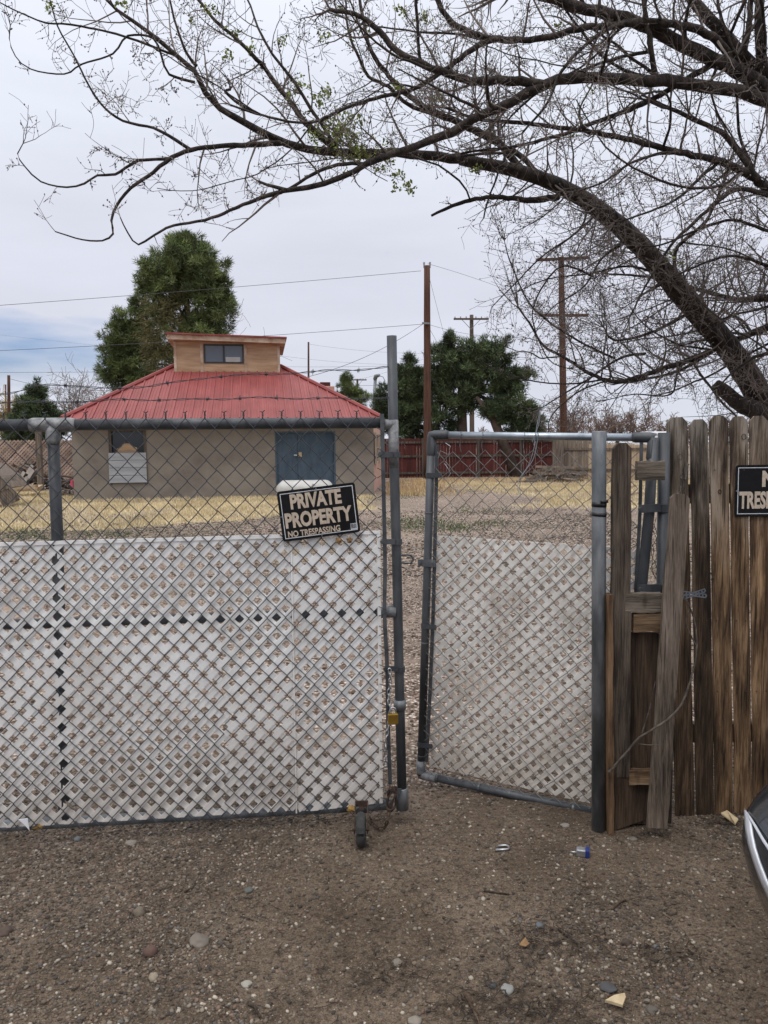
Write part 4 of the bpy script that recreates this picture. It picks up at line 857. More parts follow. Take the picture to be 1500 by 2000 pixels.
# roof
RL = P(130, 820, YH - .6); RRt = P(741, 820, YH - .6); ez = RL.z
YT = 29.2
TL = hinv(P(343, 716, YT)); TR = hinv(P(548, 716, YT)); tz = (TL.z + TR.z) / 2; TL.z = TR.z = tz; TL.y = TR.y = YT
BLc = Vector((RL.x, 33.8, ez)); BR = Vector((RRt.x, 33.8, ez)); RRt.z = ez
rf = MB()
rf.poly([RL, RRt, TR, TL, BR, BLc, RL - Vector((0, 0, .02)), RRt - Vector((0, 0, .02)), BR - Vector((0, 0, .02)), BLc - Vector((0, 0, .02))], [(0, 1, 2, 3), (1, 4, 2), (0, 3, 5), (3, 2, 4, 5), (6, 9, 8, 7)])
roof = rf.build('roof', M['roof_red'], house)
rb = MB(); nn = (TL - RL).cross(RRt - RL).normalized(); nn = nn if nn.z > 0 else -nn
slope_dir = Vector((0, YT - RL.y, tz - ez))
x = RL.x + .25; j = 0
while x < RRt.x - .1:
    # where does this rib meet the hip?
    if x < TL.x: f_ = (x - RL.x) / (TL.x - RL.x)
    elif x > TR.x: f_ = (RRt.x - x) / (RRt.x - TR.x)
    else: f_ = 1
    a = Vector((x, RL.y, ez)); c_0 = a + slope_dir * f_
    rb.bar(a - slope_dir.normalized() * .03 + nn * .018, c_0 + nn * .018, .045, .036, (1, 0, 0))
    for s_ in (.10, .19): rb.bar(a + Vector((s_, 0, 0)) + nn * .006, a + Vector((s_, 0, 0)) + slope_dir * max(0.02, f_ - .02) + nn * .006, .02, .012, (1, 0, 0)) if f_ > .1 else None
    x += .29; j += 1
rb.build('seams', M['roof_red'], roof)
for a, c_0 in ((RL, TL), (RRt, TR)):
    rc = MB(); rc.tube([a + nn * .04, c_0 + nn * .04], .07, 6); rc.build('hip_cap', M['roof_red'], roof)
fs = MB(); fs.box((RL.x + .03, RL.y + .03, ez - .13), (RRt.x - .03, RL.y + .06, ez - .025)); fs.box((RL.x + .05, RL.y + .06, ez - .10), (RRt.x - .05, YH + .1, ez - .07)); fs.build('fascia', M['board_trim'], house)
# boxed skylight (cupola)
YB = 28.6
HP = lambda a, c_, Y: hinv(P(a, c_, Y))
c0 = HP(342, 716, YB); c1 = HP(547, 718, YB); cz1 = P(450, 668, YB).z
cu = MB(); ux0 = HP(399, 700, YB).x; ux1 = HP(476, 700, YB).x; uz0 = P(440, 710, YB).z; uz1 = P(440, 673, YB).z
cu.box((c0.x, YB, c0.z - .5), (ux0, YB + .1, cz1)); cu.box((ux1, YB, c0.z - .5), (c1.x, YB + .1, cz1)); cu.box((ux0, YB, c0.z - .5), (ux1, YB + .1, uz0)); cu.box((ux0, YB, uz1), (ux1, YB + .1, cz1))
cu.box((c0.x, YB + .1, c0.z - .5), (c0.x + .1, YB + 2.4, cz1)); cu.box((c1.x - .1, YB + .1, c0.z - .5), (c1.x, YB + 2.4, cz1)); cu.box((c0.x + .1, YB + 2.3, c0.z - .5), (c1.x - .1, YB + 2.4, cz1))
cup = cu.build('skylight_box', M['ply'], house)
for xa in (c0.x + .0, ux0 - .12, ux1 + .02, c1.x - .08):
    b_ = MB(); b_.box((xa, YB - .02, c0.z - .3), (xa + .09, YB - .002, cz1)); b_.build('batten', M['fascia'], cup)
b_ = MB()
for xa, xb in ((ux0, ux0 + .05), ((ux0 + ux1) / 2 - .03, (ux0 + ux1) / 2 + .03), (ux1 - .05, ux1)): b_.box((xa, YB - .03, uz0), (xb, YB + .03, uz1))
for za, zb in ((uz0, uz0 + .05), (uz1 - .05, uz1)): b_.box((ux0 + .05, YB - .026, za), (ux1 - .05, YB + .03, zb))
wn = b_.build('window', M['frame_black'], cup)
b_ = MB(); b_.box((ux0 + .04, YB + .0, uz0 + .04), (ux1 - .04, YB + .01, uz1 - .04)); b_.build('pane', M['glass_pale'], wn)
b_ = MB(); b_.box(((ux0 + ux1) / 2 + .06, YB - .006, uz0 + .05), (ux1 - .12, YB - .001, uz0 + .22)); b_.build('pane_reflection', M['tank'], wn)  # pale strip stands in for light reflected low in the right pane
s0 = HP(328, 660, YB - .35); s1 = HP(558, 664, YB - .35); th = .17
cr_m = MB(); cr_m.hexa([(s0.x, YB - .35, s0.z - th * .5), (s1.x, YB - .35, s1.z - th * .5), (s1.x, YB + 2.8, s1.z - .15), (s0.x, YB + 2.8, s0.z - .15), (s0.x, YB - .35, s0.z + th * .5), (s1.x, YB - .35, s1.z + th * .5), (s1.x, YB + 2.8, s1.z + .05), (s0.x, YB + 2.8, s0.z + .05)])
cr_o = cr_m.build('skylight_roof', M['fascia'], house)
b_ = MB(); b_.hexa([(s0.x - .05, YB - .42, s0.z + th * .52), (s1.x + .05, YB - .42, s1.z + th * .52), (s1.x + .05, YB + 2.85, s1.z + .07), (s0.x - .05, YB + 2.85, s0.z + .07), (s0.x - .05, YB - .42, s0.z + th * .52 + .05), (s1.x + .05, YB - .42, s1.z + th * .52 + .05), (s1.x + .05, YB + 2.85, s1.z + .12), (s0.x - .05, YB + 2.85, s0.z + .12)]); b_.build('metal_sheet', M['roof_red'], cr_o)
# chimney on the rear slope
YCh = 31.5; a = HP(622, 776, YCh); c_0 = HP(656, 752, YCh)
b_ = MB(); b_.box((a.x, YCh, 2.4), (c_0.x, YCh + .6, c_0.z)); ch = b_.build('chimney', M['stucco_pink'], roof, bevel=.03)
b_ = MB(); b_.box((HP(628, 750, YCh).x, YCh + .1, c_0.z - .01), (HP(648, 750, YCh).x, YCh + .5, P(640, 744, YCh).z)); b_.build('flue', M['fence_red'], ch)

# propane tank before the door
YTk = 23.3; ta = P(539, 958, YTk); tb_ = P(652, 958, YTk); rz = .30; zc = ta.z
tk = thing('propane_tank', ((ta.x + tb_.x) / 2, YTk, 0), 'white rounded propane tank lying before the blue door behind the black sign', 'tank')
pts = []; rad = []
for k in range(7): a = k / 6 * math.pi / 2; pts.append((ta.x + rz * .8 * (1 - math.sin(a)), YTk, zc)); rad.append(max(.02, rz * math.cos(math.pi / 2 - a) ** 1)) if False else (rad.append(max(.02, rz * math.sin(math.pi / 2 * k / 6))), pts.__setitem__(-1, (ta.x + rz * .8 * (1 - math.cos(math.pi / 2 * k / 6)), YTk, zc)))
for k in range(7): t_ = math.pi / 2 * k / 6; pts.append((tb_.x - rz * .8 * (1 - math.cos(math.pi / 2 - t_)), YTk, zc)); rad.append(max(.02, rz * math.cos(t_)))
b_ = MB(); b_.tube(pts, rad, 20); b_.build('body', M['tank'], tk, True)
for xx in (ta.x + .3, tb_.x - .3):
    b_ = MB(); b_.box((xx - .05, YTk - .2, -.02), (xx + .05, YTk + .2, zc - rz * .8)); b_.build('leg', M['concrete'], tk)

# ------------------------------------------------------------------ red fence, grey fences
def board_fence(name, px0, px1, Y0, Y1, ytop, zt, m_, label, post_m, seed, rails=(.35, 1.5), bw=.145, dog=False, posts=None, front=True):
    r = random.Random(seed)
    a = P(px0, 868, Y0); c_ = P(px1, 868, Y1); a.z = c_.z = 0; d = (c_ - a).normalized(); n = Vector((d.y, -d.x, 0)) ; Ln = (c_ - a).length
    root = thing(name, (a + c_) / 2, label, 'fence')
    b_ = MB(); u = 0
    while u < Ln:
        w_ = bw * r.uniform(.92, 1.0); p = a + d * (u + w_ / 2); h = zt + r.uniform(-.03, .03); yo = r.uniform(-.006, .006)
        b_.obox(p + Vector((0, 0, h / 2)) + n * yo, d * w_ / 2 * .97, n * .009, (0, 0, h / 2)); u += bw + (r.uniform(.0, .008) if r.random() < .08 else -.004)
    b_.build('boards', M[m_], root)
    for z in rails:
        b_ = MB(); b_.obox((a + c_) / 2 + n * .045 + Vector((0, 0, z)), d * Ln / 2, n * .02, (0, 0, .05)); b_.build('rail', M[post_m], root)
    k = 0; u = .6
    for u in (posts or [i * 2.4 + .6 for i in range(int(Ln / 2.4))]):
        b_ = MB(); p = a + d * u; b_.tube([p + n * .13, p + n * .13 + Vector((0, 0, zt + .02))], .07, 8, rough=.1); b_.build('post', M[post_m], root)
    return root
Lr0 = P(700, 868, 38).x
board_fence('board_fence', 640, 1078, 38, 38, 0, 1.86, 'fence_red', 'dark red board fence with grey rails across the back of the yard', 'rail_old', 4, (.22, 1.02, 1.68), posts=[2.2, 4.55, 7.2, 9.2])
board_fence('board_fence', 1079, 1163, 37, 36, 0, 1.75, 'fence_grey', 'weathered grey board fence joining the right end of the red fence', 'wood_grey_lo', 5, (.4, 1.3))
board_fence('board_fence', 1150, 1330, 35, 33, 0, 1.5, 'fence_tan', 'tan board fence behind the walk gate hinge', 'wood_grey_lo', 6, (.4, 1.3))
board_fence('board_fence', -260, 150, 44, 44, 0, 1.95, 'fence_red', 'dark red board fence showing over the slatted lath fence at far left', 'wood_grey_lo', 8, (.3, 1.5))
gp = MB(); p = P(1090, 868, 36.2); gp.obox((p.x, p.y, 1.0), (.24, 0, 0), (0, .12, 0), (0, 0, 1.02)); gp.obox((p.x, p.y, 2.03), (.28, 0, 0), (0, .15, 0), (0, 0, .04))
tag(gp.build('gate_pillar', M['wood_grey_lo']), 'thick grey timber pillar where the red fence ends', 'post')
# far things right of the gate
vh = thing('parked_van', P(1290, 868, 75), 'tiny white and blue van glimpsed past the end of the walk gate', 'van'); v0 = P(1292, 868, 75)
vh.location.z = 0; ORG[vh.name].z = 0
b_ = MB(); b_.box((v0.x - 2.2, 75, .9), (v0.x + 2.4, 77, 2.1)); b_.box((v0.x - 1.6, 75.1, 2.1), (v0.x + 1.6, 76.9, 2.55)); b_.build('body', M['white_far'], vh, bevel=.2)
b_ = MB(); b_.box((v0.x - .3, 74.95, .9), (v0.x + 1.6, 74.99, 1.9)); b_.build('door', M['blue_far'], vh)
for xx in (-1.4, 1.5):
    b_ = MB(); b_.tube([(v0.x + xx, 74.97, .45), (v0.x + xx, 75.3, .45)], .45, 16); b_.build('wheel', M['rubber'], vh)

# lath (slatted diagonal) fence at left
YL = 37.0
lx0 = P(-60, 868, YL).x; lx1 = P(146, 868, YL).x; lz = P(60, 860, YL).z
root = thing('lath_fence', ((lx0 + lx1) / 2, YL, 0), 'brown diagonal lath fence behind the woodpile at left', 'fence')
b_ = MB(); w_ = .08; gap = .175; r = random.Random(2)
for sgn in (1, -1):
    u = lx0 - lz
    while u < lx1 + lz:
        # line x = u + t, z = t (or mirrored), clipped to rectangle
        t0, t1 = 0, lz
        xa = lambda t_: u + t_ if sgn > 0 else u + lz - t_
        lo = [t_ for t_ in (t0, t1)]
        ts = sorted([max(0, min(lz, (lx0 - u) if sgn > 0 else (u + lz - lx1))), max(0, min(lz, (lx1 - u) if sgn > 0 else (u + lz - lx0)))])
        if ts[1] - ts[0] > .05:
            yy = YL + (0 if sgn > 0 else .02); c = r.uniform(.65, 1.25); c0_ = len(b_.v)
            b_.bar((xa(ts[0]), yy, ts[0]), (xa(ts[1]), yy, ts[1]), .012, w_, (0, 1, 0))
            if sgn < 0 and r.random() < .12: c *= .45
            for q in range(c0_, len(b_.v)): b_.c[q] = (c, c * .97, c * .94)
        u += gap
b_.build('laths', M['lath'], root, vcol=True)
for xx in (lx0 + 1, lx0 + 3.4): 
    b_ = MB(); b_.box((xx, YL + .05, 0), (xx + .1, YL + .15, lz)); b_.build('post', M['wood_grey_lo'], root)
b_ = MB(); p = P(75, 868, 29); b_.box((p.x - .085, 28.95, -.02), (p.x + .085, 29.12, P(75, 842, 29).z)); tag(b_.build('timber_post', M['wood_grey_lo']), 'square brown timber post standing before the lath fence at left', 'post')
# firewood / scrap pile
def pile(name, part, cx, cy, Y, sx, sz, n, label, cat, mats, seed, ln=(.4, 1.2), r0=(.03, .08), round_=.5):
    r = random.Random(seed); p0 = P(cx, cy, Y); p0.z = 0; root = thing(name, p0, label, cat)
    for i in range(n):
        u = r.uniform(-1, 1); z = max(.03, r.random() * sz * max(0.05, 1 - abs(u) ** 1.5)); p = p0 + Vector((u * sx, r.uniform(-.5, .5), z))
        d = Vector((r.uniform(-1, 1), r.uniform(-.6, .6), r.uniform(-.35, .35) if round_ > .2 else r.uniform(-.08, .08))).normalized() * r.uniform(*ln) / 2
        b2 = MB()
        if r.random() < round_: b2.tube([p - d, p + d * .2 + rdir(r) * .03, p + d], [r.uniform(*r0), r.uniform(*r0), r.uniform(*r0) * .7], 6)
        else: b2.bar(p - d, p + d, r.uniform(*r0) * 2, .03)
        b2.build(part, M[r.choice(mats)], root)
    return root
o = pile('woodpile', 'log', 62, 940, 31, 1.75, .95, 95, 'jumbled pile of logs and scrap wood before the lath fence', 'woodpile', ('wood_grey_lo', 'trunk_far', 'wood_dark', 'trunk_far'), 3, (.3, .9), (.03, .06))
for px, py in ((42, 930), (58, 917), (60, 925), (48, 940)):
    b_ = MB(); p = P(px, py, 29.9); b_.bar(p - Vector((.10, 0, .16)), p + Vector((.11, 0, .16)), .12, .03); b_.build('pale_scrap', M['concrete'], o)
o = pile('scrap_heap', 'stick', 140, 950, 26.5, .35, .3, 40, 'small heap of sticks and rubbish against the left corner of the house', 'scrap heap', ('wood_grey_lo', 'trunk_far', 'concrete'), 4, (.2, .6), (.02, .05))
b_ = MB(); p = P(139, 938, 26.6); b_.extr([p + Vector((-.06, 0, -.25)), p + Vector((.06, 0, -.25)), p + Vector((.04, 0, -.02)), p + Vector((-.02, 0, .05))], (0, .12, 0)); b_.build('red_bag', M['pink_trash'], o)
o = pile('lumber_pile', 'board', 1082, 935, 33, .95, .62, 70, 'low stack of grey scrap boards before the grey fence', 'woodpile', ('wood_grey_lo', 'fence_grey'), 6, (.6, 1.6), (.03, .06), .1)
b_ = MB()
for k, (a, c_) in enumerate((((24, 952), (72, 950)), ((24, 957), (70, 955)))):
    b_.bar(P(a[0], a[1], 26.6 + k * .3), P(c_[0], c_[1], 26.6 + k * .3), .11, .2)
b_.bar(P(66, 957, 26.4), P(78, 950, 27.4), .12, .2)
tag(b_.build('timber_stack', M['fence_tan']), 'pale orange timbers lying in front of the woodpile', 'timber')
# leaning slatted crate / roof piece at far left
sh = thing('wooden_shelter', P(2, 975, 21.5), 'grey wooden shelter with a slatted side tipped over on the grass at the left edge', 'shelter'); sh.location.z = 0; ORG[sh.name].z = 0
b_ = MB(); YS = 21.5
b_.extr([P(-40, 905, YS), P(0, 929, YS), P(18, 952, YS), P(-40, 962, YS)], (0, 1.2, 0)); b_.build('top', M['wood_grey_lo'], sh)
b_ = MB()
for k in range(6):
    x0 = 2 + k * 5.2; b_.bar(P(-4 + k * 4.2, 962 - k * 1.8, YS - .05), P(14 + k * 4.4, 984 - k * 2.3, YS - .05), .055, .03, (1, 0, 0))
b_.bar(P(-10, 962, YS - .07), P(22, 949, YS - .07), .07, .03); b_.bar(P(8, 988, YS - .07), P(38, 974, YS - .07), .07, .03); b_.bar(P(18, 950, YS - .08), P(36, 974, YS - .08), .07, .03); b_.bar(P(-10, 962, YS - .08), P(10, 988, YS - .08), .07, .03)
b_.build('slats', M['wood_grey_lo'], sh)
b_ = MB(); b_.extr([P(-10, 962, YS + .05), P(20, 950, YS + .05), P(35, 973, YS + .05), P(8, 986, YS + .05)], (0, .05, 0)); b_.build('back', M['wood_dark'], sh)
b_ = MB()
for a, c_ in (((1195, 964), (1240, 948)), ((1205, 972), (1248, 962))): b_.bar(P(*a, 21), P(*c_, 22), .07, .05)
tag(b_.build('sawhorse_boards', M['fence_tan']), 'two pale boards leaning in the yellow grass behind the wooden post', 'boards')

# ------------------------------------------------------------------ utility poles and wires
def upole(px, ytop, Y, rb_, label, arms=(), m_='pole', pxb=None, xtras=None):
    b0 = P(pxb or px, 900, Y); b0.z = 0; tp = P(px, ytop, Y)
    b0.x = P(pxb or px, 935 if Y < 45 else 900, Y).x
    root = thing('utility_pole', b0, label, 'utility pole')
    b_ = MB(); b_.tube([b0 + (tp - b0) * k / 8 for k in range(9)], [rb_ * (1 - .3 * k / 8) for k in range(9)], 12, rough=.06); b_.build('pole', M[m_], root, True)
    for (xa, ya, xb, yb) in arms:
        A = P(xa, ya, Y - rb_ - .05); B = P(xb, yb, Y - rb_ - .05); b_ = MB(); b_.bar(A, B, .13, .10); b_.build('crossarm', M[m_], root)
        for f_ in (.04, .2, .36, .64, .8, .96):
            b_ = MB(); q = A.lerp(B, f_); b_.tube([q + Vector((0, 0, .05)), q + Vector((0, 0, .12)), q + Vector((0, 0, .2))], [.03, .05, .03], 6); b_.build('insulator', M['insul'], root)
        mid = A.lerp(B, .5) - Vector((0, 0, .75))
        for f_ in (.22, .78): b_ = MB(); b_.bar(A.lerp(B, f_), mid, .04, .02); b_.build('brace', M['lampgrey'], root)
    return root
p1 = upole(834, 519, 36, .19, 'tall red brown utility pole without a crossarm rising before the cedars', m_='pole', pxb=835)
b_ = MB(); t_ = P(834, 519, 36)
for dx in (-.13, .13): b_.tube([t_ + Vector((dx, 0, -.1)), t_ + Vector((dx, 0, .15))], [.03, .05], 6)
b_.bar(t_ + Vector((-.16, 0, -.02)), t_ + Vector((.16, 0, -.02)), .06, .04); b_.build('insulators', M['insul'], p1)
b_ = MB(); q = P(834, 631, 35.8); b_.bar(q - Vector((.22, 0, 0)), q + Vector((.12, 0, -.02)), .08, .08); b_.build('bracket', M['lampgrey'], p1)
upole(1096, 502, 40, .20, 'tall utility pole with two crossarms behind the leaning elm twigs', [(1047, 508, 1149, 503), (1053, 616, 1149, 616)], pxb=1102)
upole(921, 615, 60, .20, 'dark utility pole with one crossarm rising out of the broad cedar', [(886, 623, 954, 623)], 'pole_grey', 922)
upole(698, 740, 95, .17, 'small distant utility pole with a crossarm above the chimney side', [(681, 742, 716, 742)], 'pole_grey', 698)
upole(602.5, 668, 90, .14, 'thin distant brown pole standing over the right slope of the red roof', (), 'pole', 603)
upole(17, 733, 52, .13, 'short thick brown pole at the left edge beside the juniper', (), 'pole', 17)
upole(11, 751, 80, .10, 'thin far brown pole just left of the short thick pole', (), 'pole', 11)
# street lamp
sl = thing('street_lamp', P(733, 868, 50), 'grey street lamp seen just left of the tall gate upright', 'street lamp'); sl.location.z = 0; ORG[sl.name].z = 0
b_ = MB(); a = P(729, 868, 50); a.z = 0; b_.tube([a, P(730, 800, 50), P(733, 742, 50)], [.13, .11, .10], 10); b_.build('pole', M['lampgrey'], sl, True)
b_ = MB(); b_.tube([P(732, 742, 50), P(734, 735, 50), P(740, 733, 49.6)], [.12, .14, .10], 8); b_.build('lamp_head', M['lampgrey'], sl, True)
b_ = MB(); b_.tube([P(740, 734, 50), P(748, 736, 50), P(752, 744, 50), P(750, 752, 50)], .025, 6); b_.build('arm', M['lampgrey'], sl)

def wire(a, c_, sag, label, r0=.012, m_='cable'):
    n = 24; pts = []
    for k in range(n + 1):
        t_ = k / n; p = a.lerp(c_, t_); p.z -= sag * 4 * t_ * (1 - t_); pts.append(p)
    b_ = MB(); b_.tube(pts, r0 * .72, 5); tag(b_.build('power_line', M[m_]), label, 'cable')
wire(P(822, 529, 36), P(-120, 605, 30), .05, 'overhead wire running left from near the top of the tall red brown pole', .013)
wire(P(826, 633, 36), P(-120, 690, 33), .1, 'overhead wire running left from the bracket of the tall red brown pole', .013)
wire(P(826, 633, 35.9), P(560, 745, 30.5), .35, 'service wire dropping from the pole bracket to the red roof', .014)
wire(P(835, 515, 36), P(1096, 612, 40), -.15, 'wire from the pole top sloping right to the double armed pole', .010)
wire(P(838, 540, 36), P(905, 790, 42), .1, 'guy wire slanting down right from the upper pole', .009)
wire(P(838, 634, 36), P(1100, 620, 60), .9, 'wire sagging right from the bracket toward the crossarm poles', .011)
wire(P(838, 640, 36), P(900, 740, 38), .1, 'short guy wire below the pole bracket', .010)
wire(P(-120, 728, 62), P(330, 726, 62), .0, 'low wire crossing the left sky toward the pines', .018)
wire(P(-120, 640, 80), P(400, 695, 80), .1, 'faint wire crossing the blue patch at left', .010, 'cable_pale')
wire(P(603, 672, 90), P(850, 690, 90), .3, 'faint wire leaving the thin distant pole rightward', .015, 'cable_pale')
wire(P(550, 695, 88), P(830, 712, 88), .3, 'second faint wire under the thin distant pole top', .015, 'cable_pale')
wire(P(540, 716, 70), P(1120, 694, 60), .3, 'nearly level wire passing from the skylight box through the cedars', .013)
wire(P(700, 753, 45), P(1020, 735, 40), .1, 'lower wire behind the gate upright crossing the cedars', .012, 'cable_pale')
wire(P(20, 740, 52), P(240, 760, 55), .35, 'slack wire dropping from the short thick pole toward the pines', .016)
wire(P(700, 741, 95), P(830, 700, 95), .2, 'faint wire rising right from the small distant pole', .015, 'cable_pale')

# ------------------------------------------------------------------ LONG GATE
GA = (-1.49, 3.06); GB = (.046, 3.27)
gd = Vector((GB[0] - GA[0], GB[1] - GA[1], 0)).normalized(); gn = Vector((gd.y, -gd.x, 0))   # gn points to the camera
def g2(px, py, off=0):
    A = (GA[0] + gn.x * off, GA[1] + gn.y * off); B = (GB[0] + gn.x * off, GB[1] + gn.y * off); return PV(px, py, A, B)
def gw(u, z, off=0): return Vector((GA[0], GA[1], z)) + gd * u + gn * off
def gu(p): return (p - Vector((GA[0], GA[1], 0))).dot(gd)
base_g = gw(gu(g2(780, 1500)), 0)
gate = thing('drive_gate', base_g, 'long chain link gate backed with white lattice and carrying the tilted black sign', 'gate')
zt = g2(380, 828).z; zb0 = g2(0, 1613).z; zb1 = g2(750, 1572).z
uR = gu(g2(752, 1000)); uL = gu(g2(108, 950))
u_off = -1.05
print('gate z', zt, zb0, zb1, 'uR', uR, 'uL', uL)
def zb(u): 
    u0 = gu(g2(0, 1613)); u1 = gu(g2(750, 1572)); return zb0 + (zb1 - zb0) * (u - u0) / (u1 - u0)
PR = .0225
b_ = MB(); b_.tube([gw(u_off, zt), gw(uL - .05, zt)], PR, 16); b_.tube([gw(uL + .05, zt), gw(uR, zt)], PR, 16); b_.build('top_rail', M['galv_dark'], gate, True)
b_ = MB(); b_.tube([gw(uL - .085, zt), gw(uL - .07, zt), gw(uL + .07, zt), gw(uL + .085, zt)], [PR + .001, PR + .005, PR + .005, PR + .001], 16); b_.tube([gw(uL, zt), gw(uL, zt - .06), gw(uL, zt - .075)], [PR + .005, PR + .005, PR + .001], 16); b_.build('tee_fitting', M['galv_pale'], gate, True)
b_ = MB(); b_.tube([gw(u_off, zb(u_off)), gw(uR + .02, zb(uR))], PR, 16); b_.build('bottom_rail', M['galv'], gate, True)
b_ = MB(); pm = g2(117, 1500); b_.tube([gw(uL, zt - .06), gw(gu(g2(112, 1050)), g2(112, 1050).z), gw(gu(g2(124, 1560)), zb(uL) + .02)], PR, 16); b_.build('brace_post', M['galv_dark'], gate, True)
zm = g2(380, 1209).z
b_ = MB(); b_.tube([gw(u_off, g2(0, 1217).z - .0), gw(gu(g2(735, 1196)), g2(735, 1196).z)], PR * .9, 14); b_.build('mid_rail', M['galv_dark'], gate, True)
b_ = MB(); b_.tube([g2(735, 1196), g2(772, 1194)], PR * 1.12, 14); b_.build('mid_rail_sleeve', M['galv_pale'], gate, True)
# end upright
ub = [g2(786, 1578), g2(781, 1380), g2(775, 1100), g2(769, 880), g2(765, 656)]
b_ = MB(); b_.tube(ub, .0202, 18); b_.build('upright', M['galv_dark'], gate, True)
b_ = MB(); b_.tube([ub[3].lerp(ub[4], -.15), ub[3].lerp(ub[4], .27)], .0212, 18); b_.build('weld_collar', M['galv_pale'], gate, True)
b_ = MB(); b_.tube([ub[0].lerp(ub[1], -.01), ub[0].lerp(ub[1], .18), ub[0].lerp(ub[1], .2)], [.0265, .0265, .022], 18); b_.build('foot_sleeve', M['galv'], gate, True)
b_ = MB(); b_.tube([ub[1] - Vector((0, 0, .01)), ub[1] + Vector((0, 0, .03))], .026, 18); b_.build('joint_ring', M['galv'], gate, True)
b_ = MB(); b_.tube([g2(742, 829), g2(768, 829)], PR * .95, 14); b_.build('rail_end_cup', M['galv_pale'], gate, True)
# tension bar, slightly wavy
tbp = [g2(746, 808, .03), g2(749, 950, .03), g2(752, 1100, .03), g2(751, 1200, .03), g2(756, 1300, .034), g2(758, 1420, .034), g2(762, 1530, .03)]
tc_, _r = curve_resample(tbp, [.006] * 7, .05)
b_ = MB()
for i in range(len(tc_) - 1): b_.bar(tc_[i], tc_[i + 1] + (tc_[i + 1] - tc_[i]) * .03, .016, .005, gd)
b_.build('tension_bar', M['galv_dark'], gate)
for py, px in ((888, 757), (1058, 762), (1306, 768), (1545, 774)):
    b_ = MB(); a = g2(px - 17, py, .034); c_ = g2(px + 24, py, .024); b_.bar(a, g2(px + 10, py, .030), .022, .004, (0, 0, 1)); q = g2(px + 13, py)
    t_ = (py - 1578) / (656 - 1578); q = g2(786 + (765 - 786) * t_, py); b_.tube([q - Vector((0, 0, .011)), q + Vector((0, 0, .011))], .0245, 16); b_.tube([a, a + gn * .012], .007, 6); b_.build('tension_band', M['galv_dark'], gate)

# chain link fabric
def chainlink(b_, U0, U1, zlo, zhi, W, H, wf, rw=.0019, top_barb=True, seed=0, jit=.0, disp=None, hem=0):
    """wf(u,z,off)->world. zigzag wires; neighbours hook together"""
    r = random.Random(seed); n = int((U1 - U0) / (W / 2)); 
    for k in range(n + 1):
        u0 = U0 + k * W / 2; zl, zh = zlo(u0), zhi(u0); m_ = int(round((zh - zl) / (H / 2))); hh = (zh - zl) / m_
        pts = []
        if top_barb and k % 2 == 0: pass
        for i in range(m_ + 1):
            side = (i + k) % 2
            u = u0 + (W / 2 if side else 0) + (.0016 if side else -.0016); z = zh - i * hh
            off = .0022 if side else -.0022
            du, dz = disp(u, z) if disp else (0, 0)
            o3 = 0
            u_, z_ = u + du, z + dz
            # short bend at the hook
            e = .006 if side else -.006
            if 0 < i < m_:
                pts.append(wf(u_ - e * .9, z_ + .0055, off * .3)); pts.append(wf(u_, z_, off)); pts.append(wf(u_ - e * .9, z_ - .0055, -off * .6))
            else: pts.append(wf(u_, z_, off))
        b_.tube(pts, rw, 5, cap=True)
    if top_barb:
        k = 0; u = U0 + W / 2 * ((0) % 2)
        while u < U1 + .01:
            z = zhi(u); c_ = wf(u, z, 0)
            pa = [wf(u + .003 * math.sin(a * 2.6), z - .003 + a * .006, .003 * math.cos(a * 2.6)) for a in range(5)]
            pb = [wf(u - .003 * math.sin(a * 2.6), z - .003 + a * .006, -.003 * math.cos(a * 2.6)) for a in range(5)]
            lx = r.uniform(.006, .011); b_.tube(pa + [wf(u + lx, z + .027 + r.uniform(-.003, .003), .004)], rw * 1.15, 5); b_.tube(pb + [wf(u - lx, z + .026 + r.uniform(-.003, .003), -.004)], rw * 1.15, 5)
            u += W
b_ = MB(); CW, CH = .0748, .0815
uu0 = gu(g2(13, 820)) - CW * 14
def dsp(u, z): return ((fbm(u * 1.3 + 3, z * 1.3, 5) - .5) * .008, (fbm(u * 1.3, z * 1.3 + 7, 6) - .5) * .010)
chainlink(b_, uu0, uR - .055, lambda u: zb(u) - .022, lambda u: g2(380, 817).z, CW, CH, lambda u, z, o: gw(u, z, o + .032), .0019, True, 1, 0, dsp)
# last, partial column hooked on the tension bar
zz = zt - .02; k = 0
while zz > zb(uR) + .03:
    sx_ = gu(g2(747 + 12 * (zt - zz) / 1.5, 1000)); b_.tube([gw(uR - .035, zz, .034), gw(sx_ + .006, zz - CH / 4, .042), gw(uR - .035, zz - CH / 2, .034)], .0019, 5); zz -= CH
b_.build('chain_link', M['wire_dark'], gate)

